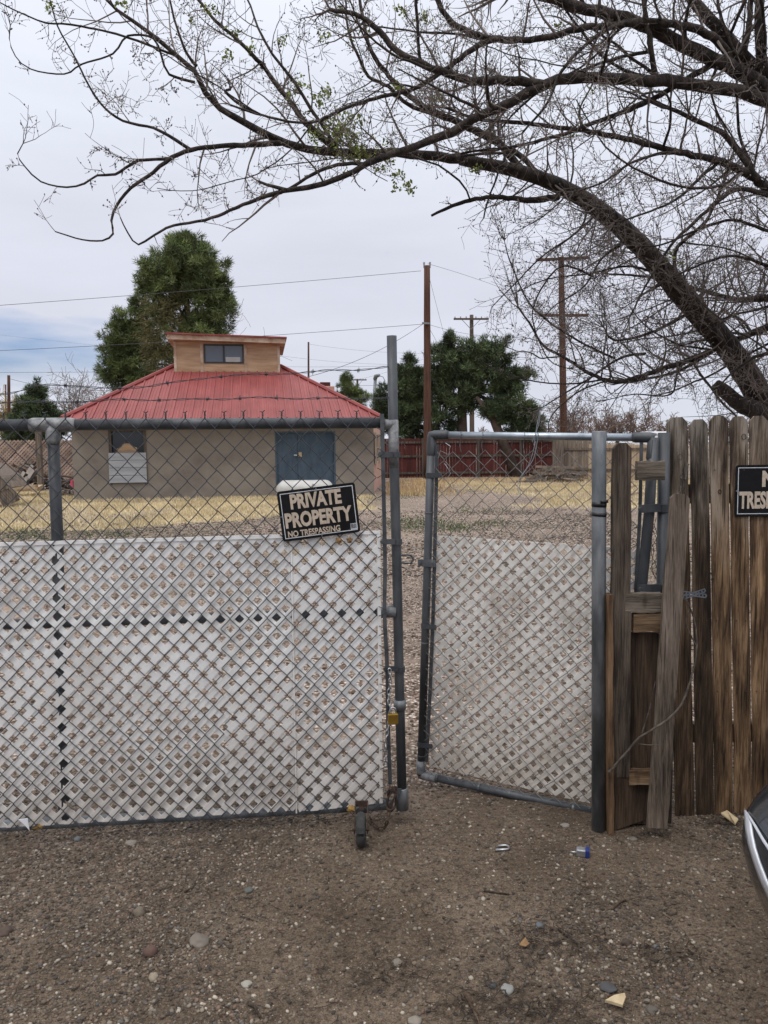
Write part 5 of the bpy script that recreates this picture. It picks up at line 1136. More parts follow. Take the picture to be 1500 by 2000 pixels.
# lattice
def lattice(b_, poly, pitch, sw, th, wf, off, seed=0, holes=(), phase=(0, 0)):
    """two layers of diagonal strips clipped to a convex polygon in (u,z)"""
    r = random.Random(seed)
    def clip(p, d):
        t0, t1 = -9, 9; n = len(poly)
        for i in range(n):
            a = Vector(poly[i]); c_ = Vector(poly[(i + 1) % n]); e = c_ - a; nn_ = Vector((-e.y, e.x))
            den = nn_.dot(d); num = nn_.dot(a - p)
            if abs(den) < 1e-9:
                if num > 0: return None
                continue
            t_ = num / den
            if den > 0: t0 = max(t0, t_)
            else: t1 = min(t1, t_)
        return (t0, t1) if t1 - t0 > .01 else None
    for li, ang in enumerate((45, -45)):
        d = Vector((math.cos(R(ang)), math.sin(R(ang)))); n = Vector((-d.y, d.x)); cpt = Vector(poly[0]) + Vector(phase)
        for k in range(-80, 81):
            p = cpt + n * (k * pitch); 
            e0 = clip(p - n * sw / 2, d); e1 = clip(p + n * sw / 2, d)
            if not e0 or not e1: continue
            a = p - n * sw / 2; c_ = p + n * sw / 2; of = off - li * th * 1.02
            q = [a + d * e0[0], a + d * e0[1], c_ + d * e1[1], c_ + d * e1[0]]
            fr = [wf(v.x, v.y, of) for v in q]; bk = [wf(v.x, v.y, of - th) for v in q]
            b_.poly(fr + bk, [(0, 1, 2, 3), (7, 6, 5, 4), (0, 4, 5, 1), (1, 5, 6, 2), (2, 6, 7, 3), (3, 7, 4, 0)])
def uz(px, py, off=0): p = g2(px, py, off); return (gu(p), p.z)
LP_, LS = .0524, .0243
LAT0 = .026
seam = uz(573, 1300)[0]
pl = [(seam - .004, uz(573, 1578)[1]), (seam - .004, uz(573, 1042)[1]), (u_off, uz(0, 1060)[1] + .0), (u_off, uz(0, 1606)[1])]
pl = [pl[3], pl[0], pl[1], pl[2]]
b_ = MB(); lattice(b_, pl, LP_, LS, .004, gw, LAT0, 1, phase=(1.05 - .74 + .016, .012))
for a, c_ in ((pl[3], pl[2]), (pl[1], pl[2])):
    A = gw(a[0], a[1], LAT0 + .001); C = gw(c_[0], c_[1], LAT0 + .001)
    if abs(a[0] - c_[0]) > .5: b_.bar(A - Vector((0, 0, .007)), C - Vector((0, 0, .007)), .014, .006, (0, 0, 1))
b_.build('lattice_panel', M['lattice'], gate)
u1a, z1b = uz(748, 1566); _, z1t = uz(741, 1033)
pr = [(seam + .004, uz(573, 1578)[1] - .01), (uz(746, 1563)[0], uz(746, 1563)[1]), (uz(741, 1035)[0], uz(741, 1035)[1]), (seam + .004, uz(573, 1042)[1])]
b_ = MB(); lattice(b_, pr, LP_, LS, .004, gw, LAT0, 2, phase=(.012, .02))
b_.bar(gw(pr[1][0] - .007, pr[1][1], LAT0), gw(pr[2][0] - .007, pr[2][1], LAT0), .014, .005, gd)
b_.bar(gw(pr[3][0], pr[3][1] - .006, LAT0 + .001), gw(pr[2][0], pr[2][1] - .006, LAT0 + .001), .013, .006, (0, 0, 1))
b_.bar(gw(seam, pr[0][1], LAT0 + .003), gw(seam, pr[3][1], LAT0 + .003), .006, .004, gd)
b_.build('lattice_panel', M['lattice'], gate)

# wheel under the gate
wh = g2(704, 1600, .0); wc = G(706, 1636, .082); wc.y = 3.05; wc.x = P(705, 1630, wc.y).x; zw = .068
wheel = MB(); ang = [k * math.pi * 2 / 28 for k in range(28)]
wheel.tube([(wc.x, wc.y + math.cos(a) * .048, zw + math.sin(a) * .048) for a in ang], .020, 12, closed=True); wo = wheel.build('wheel', M['rubber'], gate, True)
b_ = MB(); b_.tube([(wc.x - .014, wc.y, zw), (wc.x + .014, wc.y, zw)], .034, 20); b_.build('rim', M['rust'], wo)
b_ = MB()
for s_ in (-1, 1): b_.bar((wc.x + s_ * .026, wc.y, zw - .01), (wc.x + s_ * .026, wc.y + .13, zw + .045), .026, .004, (0, 1, 0))
b_.obox((wc.x, wc.y + .135, zw + .045), (.027, 0, 0), (0, .004, 0), (0, 0, .012)); b_.tube([(wc.x, wc.y + .13, zw + .03), (wc.x - .003, wh.y - .01, g2(704, 1575).z)], .012, 10); b_.tube([(wc.x - .034, wc.y, zw), (wc.x + .034, wc.y, zw)], .006, 8)
b_.build('caster_fork', M['rust'], gate)
b_ = MB(); b_.tube([gw(gu(g2(690, 1575)), zb(uR) - .001), gw(gu(g2(716, 1575)), zb(uR) + .001)], PR + .006, 14); b_.build('clamp', M['galv'], gate, True)

# PRIVATE PROPERTY sign
def textmesh(txt, size, bold, sx):
    cu_ = bpy.data.curves.new('t', 'FONT'); cu_.body = txt; cu_.size = size; cu_.offset = bold; cu_.align_x = 'CENTER'; cu_.align_y = 'CENTER'; cu_.resolution_u = 3; cu_.extrude = .0004
    ob = bpy.data.objects.new('t', cu_); COL.objects.link(ob); bpy.context.view_layer.update()
    me = bpy.data.meshes.new_from_object(ob.evaluated_get(bpy.context.evaluated_depsgraph_get()))
    v = [Vector(q.co) for q in me.vertices]; f = [tuple(p.vertices) for p in me.polygons]
    bpy.data.objects.remove(ob); bpy.data.meshes.remove(me)
    x0 = min(q.x for q in v); x1 = max(q.x for q in v); y0 = min(q.y for q in v); y1 = max(q.y for q in v)
    return v, f, (x0, x1, y0, y1)
def fittext(b_, txt, cx, cy, wd, ht, fr_, bold=.006):
    """text fitted into a wd x ht box centred on (cx, cy) in sign coordinates"""
    v, f, (x0, x1, y0, y1) = textmesh(txt, .1, bold, 1)
    b_.poly([fr_(cx + (q.x - (x0 + x1) / 2) / (x1 - x0) * wd, cy + (q.y - (y0 + y1) / 2) / (y1 - y0) * ht, q.z + .0016) for q in v], f)
def rrect(w_, h_, r_, n=5):
    pts = []
    for cx, cy, a0 in ((w_ / 2 - r_, h_ / 2 - r_, 0), (-w_ / 2 + r_, h_ / 2 - r_, 90), (-w_ / 2 + r_, -h_ / 2 + r_, 180), (w_ / 2 - r_, -h_ / 2 + r_, 270)):
        for k in range(n + 1): a = R(a0 + 90 * k / n); pts.append((cx + math.cos(a) * r_, cy + math.sin(a) * r_))
    return pts
def make_sign(center, right, up, nrm, w_, h_, label, rows, barcode, tex_bold=.006):
    def fr_(x, y, z=0): return center + right * x + up * y + nrm * z
    s_ = thing('warning_sign', center, label, 'sign')
    b_ = MB(); b_.extr([fr_(x, y, -.001) for x, y in rrect(w_, h_, .012)], nrm * .0018); b_.build('plate', M['sign_black'], s_)
    b_ = MB(); i_ = .0105; l_ = .0028
    for x0, x1, y0, y1 in ((-w_ / 2 + i_, w_ / 2 - i_, h_ / 2 - i_ - l_, h_ / 2 - i_), (-w_ / 2 + i_, w_ / 2 - i_, -h_ / 2 + i_, -h_ / 2 + i_ + l_), (-w_ / 2 + i_, -w_ / 2 + i_ + l_, -h_ / 2 + i_ + l_, h_ / 2 - i_ - l_), (w_ / 2 - i_ - l_, w_ / 2 - i_, -h_ / 2 + i_ + l_, h_ / 2 - i_ - l_)):
        b_.obox(fr_((x0 + x1) / 2, (y0 + y1) / 2, .0012), right * (x1 - x0) / 2, up * (y1 - y0) / 2, nrm * .0003)
    b_.build('border', M['sign_line'], s_)
    for txt, cx, cy, wd, ht, bo in rows:
        b_ = MB(); fittext(b_, txt, cx * w_, cy * h_, wd * w_, ht * h_, fr_, bo); b_.build('lettering', M['sign_ink'], s_)
    if barcode:
        b_ = MB(); b_.obox(fr_(w_ * .425, -h_ * .37, .0013), right * w_ * .045, up * h_ * .06, nrm * .0003); bo = b_.build('barcode', M['sign_line'], s_)
        b_ = MB(); r = random.Random(4); x = .386
        while x < .463: b_.obox(fr_(w_ * x, -h_ * .365, .0018), right * w_ * r.choice((.0015, .003)), up * h_ * .045, nrm * .0002); x += r.uniform(.006, .01)
        b_.build('bars', M['sign_black'], bo)
    for x, y in ((0, h_ / 2 - .005), (0, -h_ / 2 + .005), (-w_ / 2 + .005, 0)): b_ = MB(); b_.tube([fr_(x, y, .0005), fr_(x, y, .003)], .0022, 8); b_.build('eyelet', M['galv_bright'], s_)
    return s_
c4 = [g2(541, 960, .04), g2(692, 942, .04), g2(704, 1038, .04), g2(552, 1059, .04)]
cen = (c4[0] + c4[1] + c4[2] + c4[3]) / 4; rt_ = ((c4[1] - c4[0]) + (c4[2] - c4[3])).normalized(); up_ = ((c4[0] - c4[3]) + (c4[1] - c4[2])); up_ = (up_ - rt_ * up_.dot(rt_)).normalized(); nr_ = rt_.cross(up_)
sw_ = ((c4[1] - c4[0]).length + (c4[2] - c4[3]).length) / 2; shh = ((c4[0] - c4[3]).length + (c4[1] - c4[2]).length) / 2
print('sign', sw_, shh, nr_)
make_sign(cen + gn * .006, rt_, up_, nr_, sw_, shh, 'black sign reading PRIVATE PROPERTY NO TRESPASSING wired askew on the long gate', [('PRIVATE', -.02, .265, .655, .30, .0042), ('PROPERTY', -.01, -.095, .86, .31, .0042), ('NO TRESPASSING', -.09, -.365, .67, .125, .0026)], True)
# wire ties
b_ = MB(); 
for px, py in ((610, 951), (560, 1062), (702, 1046), (700, 1052)):
    p = g2(px, py, .05); b_.tube([p + gd * .012 * math.sin(k * 1.3) + Vector((0, 0, .012 * math.cos(k * 1.1))) + gn * .003 * math.sin(k) for k in range(9)], .001, 5)
tag(b_.build('wire_tie', M['rust']), 'thin rusty wires twisted round the tilted black sign', 'wire')

# leaves caught in the mesh
def leafshape(px, py, sx, sy, ang, off, mat_, label, butterfly=False):
    b_ = MB(); c_ = g2(px, py, off); pts = []
    rr2 = random.Random(px)
    for k in range(14):
        a = k / 14 * 2 * math.pi; rr_ = 1 - .35 * abs(math.cos(a * 2.5)) + rr2.uniform(-.1, .1)
        x = math.cos(a) * sx * rr_; z = math.sin(a) * sy * rr_
        pts.append(c_ + gd * (x * math.cos(ang) - z * math.sin(ang)) + Vector((0, 0, x * math.sin(ang) + z * math.cos(ang))) + gn * rr2.uniform(-.004, .004))
    b_.poly([c_ + gn * .006] + pts + [c_ - gn * .002 + gn * .004] , [(0, k + 1, (k + 1) % 14 + 1) for k in range(14)])
    o = b_.build('dead_leaf', M[mat_]); s = o.modifiers.new('thick', 'SOLIDIFY'); s.thickness = .0012
    return tag(o, label, 'leaf')
leafshape(661, 1056, .016, .018, .4, .046, 'leaf_dead', 'left half of the curled brown leaf pair caught under the tilted sign')
leafshape(683, 1055, .016, .017, -.5, .046, 'leaf_dead', 'right half of the curled brown leaf pair caught under the tilted sign')
leafshape(76, 1614, .030, .018, .1, .020, 'leaf_gold', 'golden brown leaf stuck at the foot of the long gate at left')
leafshape(136, 1573, .030, .008, -.9, .040, 'wood_grey', 'long curled grey leaf caught low in the mesh at left')
leafshape(686, 1580, .02, .022, .3, .036, 'leaf_gold', 'tan leaf stuck on the bottom rail beside the caster wheel')
b_ = MB(); b_.extr([g2(36, 1600, .045), g2(54, 1598, .045), g2(58, 1622, .045), g2(50, 1612, .045)], gn * .003)
tag(b_.build('plastic_scrap', M['white_far']), 'white torn plastic scrap at the gate foot by the golden leaf', 'scrap')

# barbed wires
def barbed(pts, label, seed):
    r = random.Random(seed); c_, _ = curve_resample(pts, [1] * len(pts), .02); a, d = MB(), None
    for ph in (0, math.pi):
        q = [p + Vector((0, math.cos(i * .9 + ph), math.sin(i * .9 + ph))) * .0028 for i, p in enumerate(c_)]; a.tube(q, .0014, 5)
    i = 6
    while i < len(c_) - 3:
        p = c_[i]
        for k in range(3):
            dx = (k - 1) * .004; a.tube([p + Vector((dx, .005 * math.cos(t_), .005 * math.sin(t_))) for t_ in (0, 1.5, 3, 4.5, 6)], .0012, 4)
        for k in range(4):
            v = Vector((r.uniform(-.5, .5), r.uniform(-.6, .6), (-1) ** k * r.uniform(.5, 1))).normalized() * .013; a.tube([p, p + v], [.0012, .0006], 4)
        i += r.randint(6, 9)
    tag(a.build('barbed_wire', M['wire_dark']), label, 'barbed wire')
b1 = [g2(772, 713, .0), g2(757, 716, .01), g2(700, 723), g2(640, 723), g2(600, 727), g2(540, 731), g2(480, 731), g2(420, 737), g2(340, 746), g2(280, 756), g2(210, 758), g2(140, 754), g2(80, 752), g2(20, 768), g2(-60, 772)]
barbed(b1, 'upper barbed wire strand tied to the top of the gate upright', 2)
b2w = [g2(775, 776), g2(757, 777, .01), g2(700, 779), g2(640, 777), g2(580, 779), g2(500, 776), g2(440, 780), g2(380, 779), g2(300, 782), g2(230, 780), g2(150, 785), g2(60, 785), g2(-60, 788)]
barbed(b2w, 'lower barbed wire strand just above the top rail', 3)

# chain and padlock
def link(b_, c_, d, side, L_=.030, W_=.017, r0=.0028):
    d = d.normalized(); side = (side - d * side.dot(d)).normalized(); pts = []; hw = W_ / 2 - r0; hl = L_ / 2 - hw - r0
    for k in range(16):
        a = k / 16 * 2 * math.pi; x = math.cos(a) * hw; y = math.sin(a) * hw + (hl if math.sin(a) > 0.001 else -hl if math.sin(a) < -.001 else 0); pts.append(c_ + side * x + d * y)
    b_.tube(pts, r0, 6, closed=True)
def chain(name, pts, label, m_, s=.022):
    c_, _ = curve_resample(pts, [1] * len(pts), .002); root_ = thing(name, c_[-1], label, 'chain'); acc = 0; k = 0; b_ = MB()
    last = c_[0]
    for i in range(1, len(c_) - 1):
        acc += (c_[i] - c_[i - 1]).length
        if acc >= s * (k + 1):
            d = c_[i + 1] - c_[i - 1]; a = rnd.uniform(-.25, .25) + (math.pi / 2 if k % 2 else 0)
            side = gd * math.cos(a) + gn * math.sin(a)
            if abs(d.normalized().dot(side)) > .95: side = Vector((0, 0, 1))
            l_ = MB(); link(l_, c_[i], d, side); l_.build('chain_link', M[m_], root_, True); k += 1
    return root_
chain('steel_chain', [g2(760, 1300, .05), g2(762, 1330, .05), g2(759, 1360, .05), g2(763, 1392, .055), g2(759, 1415, .055), g2(753, 1450, .055), g2(754, 1475, .05), g2(752, 1498, .05)], 'bright steel chain hanging down the gate upright through the brass padlock', 'steel')
pk = thing('padlock', g2(767, 1416, .06), 'brass padlock hanging on the steel chain at the gate upright', 'padlock')
b_ = MB(); c_ = g2(767.5, 1404, .07); b_.obox(c_, gd * .0215, gn * .009, (0, 0, .023)); b_.build('body', M['brass'], pk, bevel=.004)
b_ = MB(); b_.tube([c_ + gd * (-.012) + Vector((0, 0, .02)), c_ + gd * (-.012) + Vector((0, 0, .036))] + [c_ + gd * (-.012 * math.cos(a)) + Vector((0, 0, .036 + .012 * math.sin(a))) for a in (.5, 1, 1.57, 2.1, 2.6)] + [c_ + gd * .012 + Vector((0, 0, .036)), c_ + gd * .012 + Vector((0, 0, .02))], .0035, 8); b_.build('shackle', M['steel'], pk, True)
pt = []
for k in range(26):
    a = k * .9; pt.append(g2(766 + 9 * math.cos(a) + rnd.uniform(-2, 2), 1560 + 24 * math.sin(a * .83) + rnd.uniform(-3, 3), .055 + rnd.uniform(-.01, .01)))
b_ = MB(); c_, _ = curve_resample(pt, [1] * len(pt), .01); b_.tube(c_, .0042, 6); tag(b_.build('wire_bundle', M['rust']), 'rusty loop of old wire and hook tangled at the foot of the upright', 'wire')
def gg(px, py, z): p = G(px, py, z); return p
chain('rusty_chain', [g2(760, 1580, .05), gg(757, 1600, .05), gg(752, 1615, .012), gg(742, 1618, .010), gg(732, 1612, .010), gg(724, 1600, .010), gg(722, 1594, .010)], 'dark rusty chain trailing onto the ground beside the caster wheel', 'rust')

# ------------------------------------------------------------------ WALK GATE (open, swinging inward)
C0 = P(838, 850, 3.62); D0 = P(1278, 853, 3.25)
WA = (C0.x, C0.y); WB = (D0.x, D0.y)
wd_ = Vector((WB[0] - WA[0], WB[1] - WA[1], 0)).normalized(); wn_ = Vector((wd_.y, -wd_.x, 0))
def w2(px, py, off=0): return PV(px, py, (WA[0] + wn_.x * off, WA[1] + wn_.y * off), (WB[0] + wn_.x * off, WB[1] + wn_.y * off))
def ww(u, z, off=0): return Vector((WA[0], WA[1], z)) + wd_ * u + wn_ * off
def wu(p): return (p - Vector((WA[0], WA[1], 0))).dot(wd_)
print('walk gate corners', w2(838, 850), w2(822, 1517), w2(1160, 1588), w2(1275, 853))
wg = thing('walk_gate', w2(1262, 1605), 'narrow open chain link gate backed with white lattice swinging into the yard', 'gate')
tl, tr_, bl, br_ = w2(843, 850), w2(1276, 854), w2(822, 1513), w2(1262, 1608)
WR = .0188
b_ = MB(); b_.tube([tl + wd_ * .05, tr_ - wd_ * .07], WR * .88, 14); b_.build('top_rail', M['galv_bright'], wg, True)
for cpt, hd, vd in ((tl, wd_, (bl - tl)), (tr_, -wd_, (w2(1262, 1000) - tr_))):
    b_ = MB(); vd = vd.normalized(); b_.tube([cpt + hd * .082, cpt + hd * .07, cpt + hd * .012, cpt, cpt + vd * .012, cpt + vd * .085, cpt + vd * .095], [WR * .95, WR * 1.15, WR * 1.15, WR * 1.1, WR * 1.15, WR * 1.15, WR * .95], 12); b_.build('corner_elbow', M['galv_dark'], wg, True)
b_ = MB(); b_.tube([tl, bl], WR, 14); b_.build('upright', M['galv_dark'], wg, True)
b_ = MB(); b_.tube([tr_, w2(1268, 1000), w2(1252, 1160), br_], WR * 1.15, 14); b_.build('upright', M['galv_dark'], wg, True)
b_ = MB(); b_.tube([bl, br_], WR, 14); b_.build('bottom_rail', M['galv_dark'], wg, True)
b_ = MB(); b_.tube([bl + Vector((0, 0, .07)), bl + Vector((0, 0, .01)), bl, bl + (br_ - bl).normalized() * .012, bl + (br_ - bl).normalized() * .075], WR * 1.15, 12); b_.build('corner_elbow', M['galv_pale'], wg, True)
b_ = MB(); q = [w2(854, 868, .005), w2(851, 1000, .005), w2(846, 1200, .005), w2(840, 1350, .005), w2(833, 1488, .005)]
for i in range(4): b_.bar(q[i], q[i + 1], .016, .006, wd_)
b_.build('tension_bar', M['galv_dark'], wg)
b_ = MB(); q = [w2(1253, 862, .005), w2(1250, 1000, .005), w2(1241, 1170, .005)]
for i in range(2): b_.bar(q[i], q[i + 1], .014, .006, wd_)
b_.build('tension_bar', M['galv_dark'], wg)
def bandat(py, w0=26):
    b_ = MB(); t_ = (py - 850) / (1513 - 850); q = tl.lerp(bl, t_); b_.tube([q - Vector((0, 0, .011)), q + Vector((0, 0, .011))], WR + .003, 14); b_.bar(q + wn_ * .018 + wd_ * .01, q + wn_ * .016 + wd_ * .058, .022, .004, (0, 0, 1)); e = q + wd_ * .055 + wn_ * .018; b_.tube([e, e + wn_ * .012], .007, 6); return b_
for py in (925, 1215, 1450): bandat(py).build('tension_band', M['galv_dark'], wg)
b_ = MB()
for t_ in (.22, .37, .6, .94):
    q = tl.lerp(bl, t_); b_.tube([q - Vector((0, 0, .0025)), q + Vector((0, 0, .0025))], WR + .002, 14)
for f_ in (.28, .42, .08, .7): q = bl.lerp(br_, f_ ) ; d = (br_ - bl).normalized(); b_.tube([q - d * .004, q + d * .004], WR + .002, 14)
for f_ in (.14, .245, .44, .5, .8): q = tl.lerp(tr_, f_); b_.tube([q + wd_ * .003 + Vector((0, .019 * math.cos(a), .019 * math.sin(a))) for a in (0, 1, 2, 3, 4, 5, 6)] + [q + Vector((0, 0, -.05)), q + wd_ * .006 + Vector((0, 0, -.075))], .0014, 5)
b_.build('wire_ties', M['galv'], wg)
# latch fork
b_ = MB(); q = tl.lerp(bl, (1092 - 850) / (1513 - 850)); b_.tube([q - Vector((0, 0, .016)), q + Vector((0, 0, .016))], WR + .004, 14); b_.bar(q - wd_ * .04 + wn_ * .018, q + wd_ * .045 + wn_ * .02, .032, .005, (0, 0, 1))
for s_ in (-1, 1): e = q + wd_ * .03 * s_ + wn_ * .022; b_.tube([e, e + wn_ * .01], .007, 6)
b_.build('latch_collar', M['galv'], wg)
b_ = MB(); f0 = w2(808, 1092, .02)
for s_ in (-1, 1):
    pts = [f0, f0 + Vector((-.012, 0, .018 * s_)), f0 + Vector((-.03, -.0, .020 * s_)), w2(782, 1092 - 7 * s_, .02)]
    for i in range(3): b_.bar(pts[i], pts[i + 1], .014, .006, wn_)
b_.build('latch_fork', M['galv_dark'], wg)
# mesh
def wz_lo(u): 
    p = bl.lerp(br_, max(0, min(1, (u - wu(bl)) / (wu(br_) - wu(bl))))); return p.z + .0
def dw(u, z):
    tz_ = max(0, (z - .9)) ; return ((fbm(u * 2.4 + 3, z * 2.4, 9) - .5) * .035 + (fbm(u * 9, z * 9, 19) - .5) * .012, (fbm(u * 2.4, z * 2.4 + 7, 10) - .5) * .035 + (fbm(u * 9, z * 9, 29) - .5) * .012)
b_ = MB(); u0 = wu(w2(853, 1000)); u1 = wu(w2(1250, 1000))
def ushear(u, z, o): 
    sh_ = (u1 - u) / (u1 - u0) * (z - 1.5) * .055; return ww(u + sh_, z, o + .012)
chainlink(b_, u0, u1 - .03, wz_lo, lambda u: w2(900, 882).z, .072, .076, ushear, .0017, False, 3, 0, dw)
b_.build('chain_link', M['wire_grey'], wg)
def wuz(px, py, off=-.0): p = w2(px, py, off); return (wu(p), p.z)
plw = [wuz(838, 1497), wuz(1240, 1590), wuz(1247, 1072), wuz(852, 1046)]
b_ = MB(); lattice(b_, plw, .0452, .0198, .004, ww, -.002, 5, phase=(.01, .02)); b_.build('lattice_panel', M['lattice_dirty'], wg)
# loose wires of the torn mesh
def looses():
    for pts in ([(1052, 848), (1046, 880), (1040, 900), (1022, 925), (1015, 950), (1018, 975)], [(1040, 862), (1052, 830), (1055, 800), (1048, 835), (1043, 870)], [(870, 865), (880, 872), (876, 888), (860, 880), (856, 895)], [(1046, 862), (1034, 905), (1012, 940), (1014, 968)], [(868, 905), (880, 925), (872, 935), (858, 932)]):
        b_ = MB(); c_, _ = curve_resample([w2(x, y, .02) for x, y in pts], [1] * len(pts), .02); b_.tube(c_, .0014, 5); b_.build('loose_wire', M['galv_bright'], wg)
looses()
# hinge post behind the boards
hp = thing('hinge_post', G(1290, 1590), 'dark hinge pipe standing behind the leaning picket', 'post')
ha, hb = P(1297, 845, 3.262), P(1289, 1590, 3.262); b_ = MB(); b_.tube([ha, hb], .024, 16); b_.build('pipe', M['galv_dark'], hp, True)
for py in (992, 1148):
    b_ = MB(); q = P(1293, py, 3.262); b_.tube([q - Vector((0, 0, .016)), q + Vector((0, 0, .016))], .029, 14); b_.bar(P(1248, py + 2, 3.225), P(1290, py, 3.23), .032, .008, (0, 0, 1)); e = P(1250, py + 2, 3.22); b_.tube([e, e - Vector((0, .02, 0))], .009, 8); b_.build('hinge', M['galv_dark'], hp)

# ------------------------------------------------------------------ front pipe post and picket fence
fp = thing('pipe_post', G(1168, 1618), 'tall galvanized pipe post with black tape standing between the walk gate and the boards', 'post')
a, c_ = P(1169.5, 843, 3.12), P(1168, 1622, 3.12)
a = P(1170, 842, 3.17); c_ = P(1169, 1622, 3.17); b_ = MB(); b_.tube([c_, a - Vector((0, 0, .003)), a], [.0285, .0285, .026], 24); b_.build('pipe', M['galv'], fp, True)
b_ = MB()
for py, h_, sk in ((980, .020, .01), (999, .015, 0)):
    q = a.lerp(c_, (py - 842) / 780); b_.tube([q - Vector((0, 0, h_ / 2)), q + Vector((.001, 0, h_ / 2))], .0298, 24)
q = a.lerp(c_, (974 - 842) / 780); b_.obox(q + Vector((.014, -.028, 0)), (.016, .004, 0), (0, .002, 0), (0, 0, .006)); b_.build('tape', M['tape'], fp, True)

def plank(b_, p0, p1, wd, th, nrm, dog=.02, seed=0, wtop=None, n=14, jag=.002):
    r = random.Random(seed); p0 = Vector(p0); p1 = Vector(p1); up = (p1 - p0).normalized(); nrm = Vector(nrm).normalized(); sd_ = up.cross(nrm).normalized(); nrm = sd_.cross(up).normalized()
    H = (p1 - p0).length; rows = []
    for k in range(n + 1):
        t_ = k / n; h = t_ * (H - dog * 1.1); w_ = (wd + ((wtop or wd) - wd) * t_) / 2
        rows.append((h, -w_ + r.uniform(-jag, jag), w_ + r.uniform(-jag, jag), math.sin(t_ * 3 + seed) * .003))
    rows.append((H, rows[-1][1] + dog, rows[-1][2] - dog, rows[-1][3]))
    v = []
    for h, a_, b2, bow in rows:
        for s_, e in ((a_, 1), (b2, 1), (b2, 0), (a_, 0)): v.append(p0 + up * h + sd_ * s_ + nrm * (th * (e - .5) + bow))
    f = [(3, 2, 1, 0)]; m_ = len(rows)
    for k in range(m_ - 1):
        for j in range(4): f.append((4 * k + j, 4 * k + (j + 1) % 4, 4 * k + 4 + (j + 1) % 4, 4 * k + 4 + j))
    f.append(tuple(4 * (m_ - 1) + j for j in range(4))); b_.poly(v, f)
# picket fence
FA = (P(1310, 1000, 3.28).x, 3.28); FB = (P(1500, 1000, 3.30).x, 3.30)
def f2(px, py, off=0): return PV(px, py, (FA[0], FA[1] - off), (FB[0], FB[1] - off))
pf = thing('picket_fence', G(1400, 1590), 'weathered brown dog eared picket fence carrying the second black sign', 'fence')
pk_ = [((1300, 1343), 815, (1318, 1357), 1605, 5), ((1345, 1383), 819, (1359, 1395), 1592, 6), ((1384, 1423), 812, (1395, 1432), 1588, 7), ((1424, 1461), 813, (1434, 1468), 1586, 8), ((1462, 1501), 812, (1470, 1507), 1584, 9)]
for (t0, t1), yt, (b0, b1), yb, sd_ in pk_:
    p1 = f2((t0 + t1) / 2, yt); p0 = f2((b0 + b1) / 2, yb); w1 = (f2(t1, yt) - f2(t0, yt)).length; w0 = (f2(b1, yb) - f2(b0, yb)).length
    b_ = MB(); plank(b_, p0, p1, w0 * .905, .012, (0, -1, 0), .020, sd_, w1 * .89); b_.build('picket', M['picket_dark' if sd_ in (5, 6) else 'picket'], pf)
xx = f2(1503, 815).x; zz = f2(1480, 812).z
for k in range(9):
    x = xx + .045 + k * .086; b_ = MB(); plank(b_, (x - .01, 3.30 + k * .001, .0), (x, 3.30 + k * .001, zz + rnd.uniform(-.01, .015)), .075, .013, (0, -1, 0), .022, 20 + k); b_.build('picket', M['picket'], pf)
for px, py in ((1328, 893), (1453, 853), (1392, 1132), (1406, 960)):
    b_ = MB(); p = f2(px, py, .0085); rr3 = .0085 if py < 900 else .006
    b_.tube([p + Vector((math.cos(a / 9 * math.pi) * rr3, 0, math.sin(a / 9 * math.pi) * rr3 * 1.3)) for a in range(18)], .0016, 5, closed=True); b_.build('knot', M['rust'], pf)
for z in (.35, 1.38):
    b_ = MB(); b_.box((FA[0] - .02, 3.315, z - .04), (xx + .85, 3.35, z + .04)); b_.build('rail', M['wood_brown'], pf)
for (t0, t1), yt, (b0, b1), yb, _ in pk_:
    for py in (1212, 1350, 918):
        f_ = (py - yt) / (yb - yt)
        for s_ in (.25, .75): px = (t0 + (t1 - t0) * s_) * (1 - f_) + (b0 + (b1 - b0) * s_) * f_; p = f2(px, py, .007); b_ = MB(); b_.tube([p + Vector((0, -.001, 0)), p + Vector((0, -.003, 0))], .003, 6); b_.build('nail', M['rust'], pf)

# boards at the end of the fence: separate pieces nailed and propped together
bp_ = thing('board_post', G(1225, 1622), 'rough upright post of nailed dark boards with open shelves beside the galvanized pipe post', 'post')
b_ = MB(); plank(b_, P(1210, 1515, 3.17), P(1213, 865, 3.17), .078, .034, (0, -1, 0), .02, 31, .070); b_.build('upright_board', M['wood_dark'], bp_)
b_ = MB(); plank(b_, P(1240, 1606, 3.20), P(1246, 1235, 3.20), .165, .02, (-.1, -1, 0), .0, 32); b_.build('wide_board', M['wood_brown'], bp_)
b_ = MB(); plank(b_, P(1190, 1626, 3.15), P(1188, 1160, 3.15), .022, .05, (.05, -1, 0), .0, 33); b_.build('edge_board', M['wood_edge'], bp_)
b_ = MB(); b_.extr([P(1194, 1624, 3.15), P(1264, 1600, 3.18), P(1258, 1530, 3.18), P(1230, 1505, 3.165), P(1195, 1512, 3.15)], (0, .012, 0)); b_.build('foot_board', M['wood_brown'], bp_)
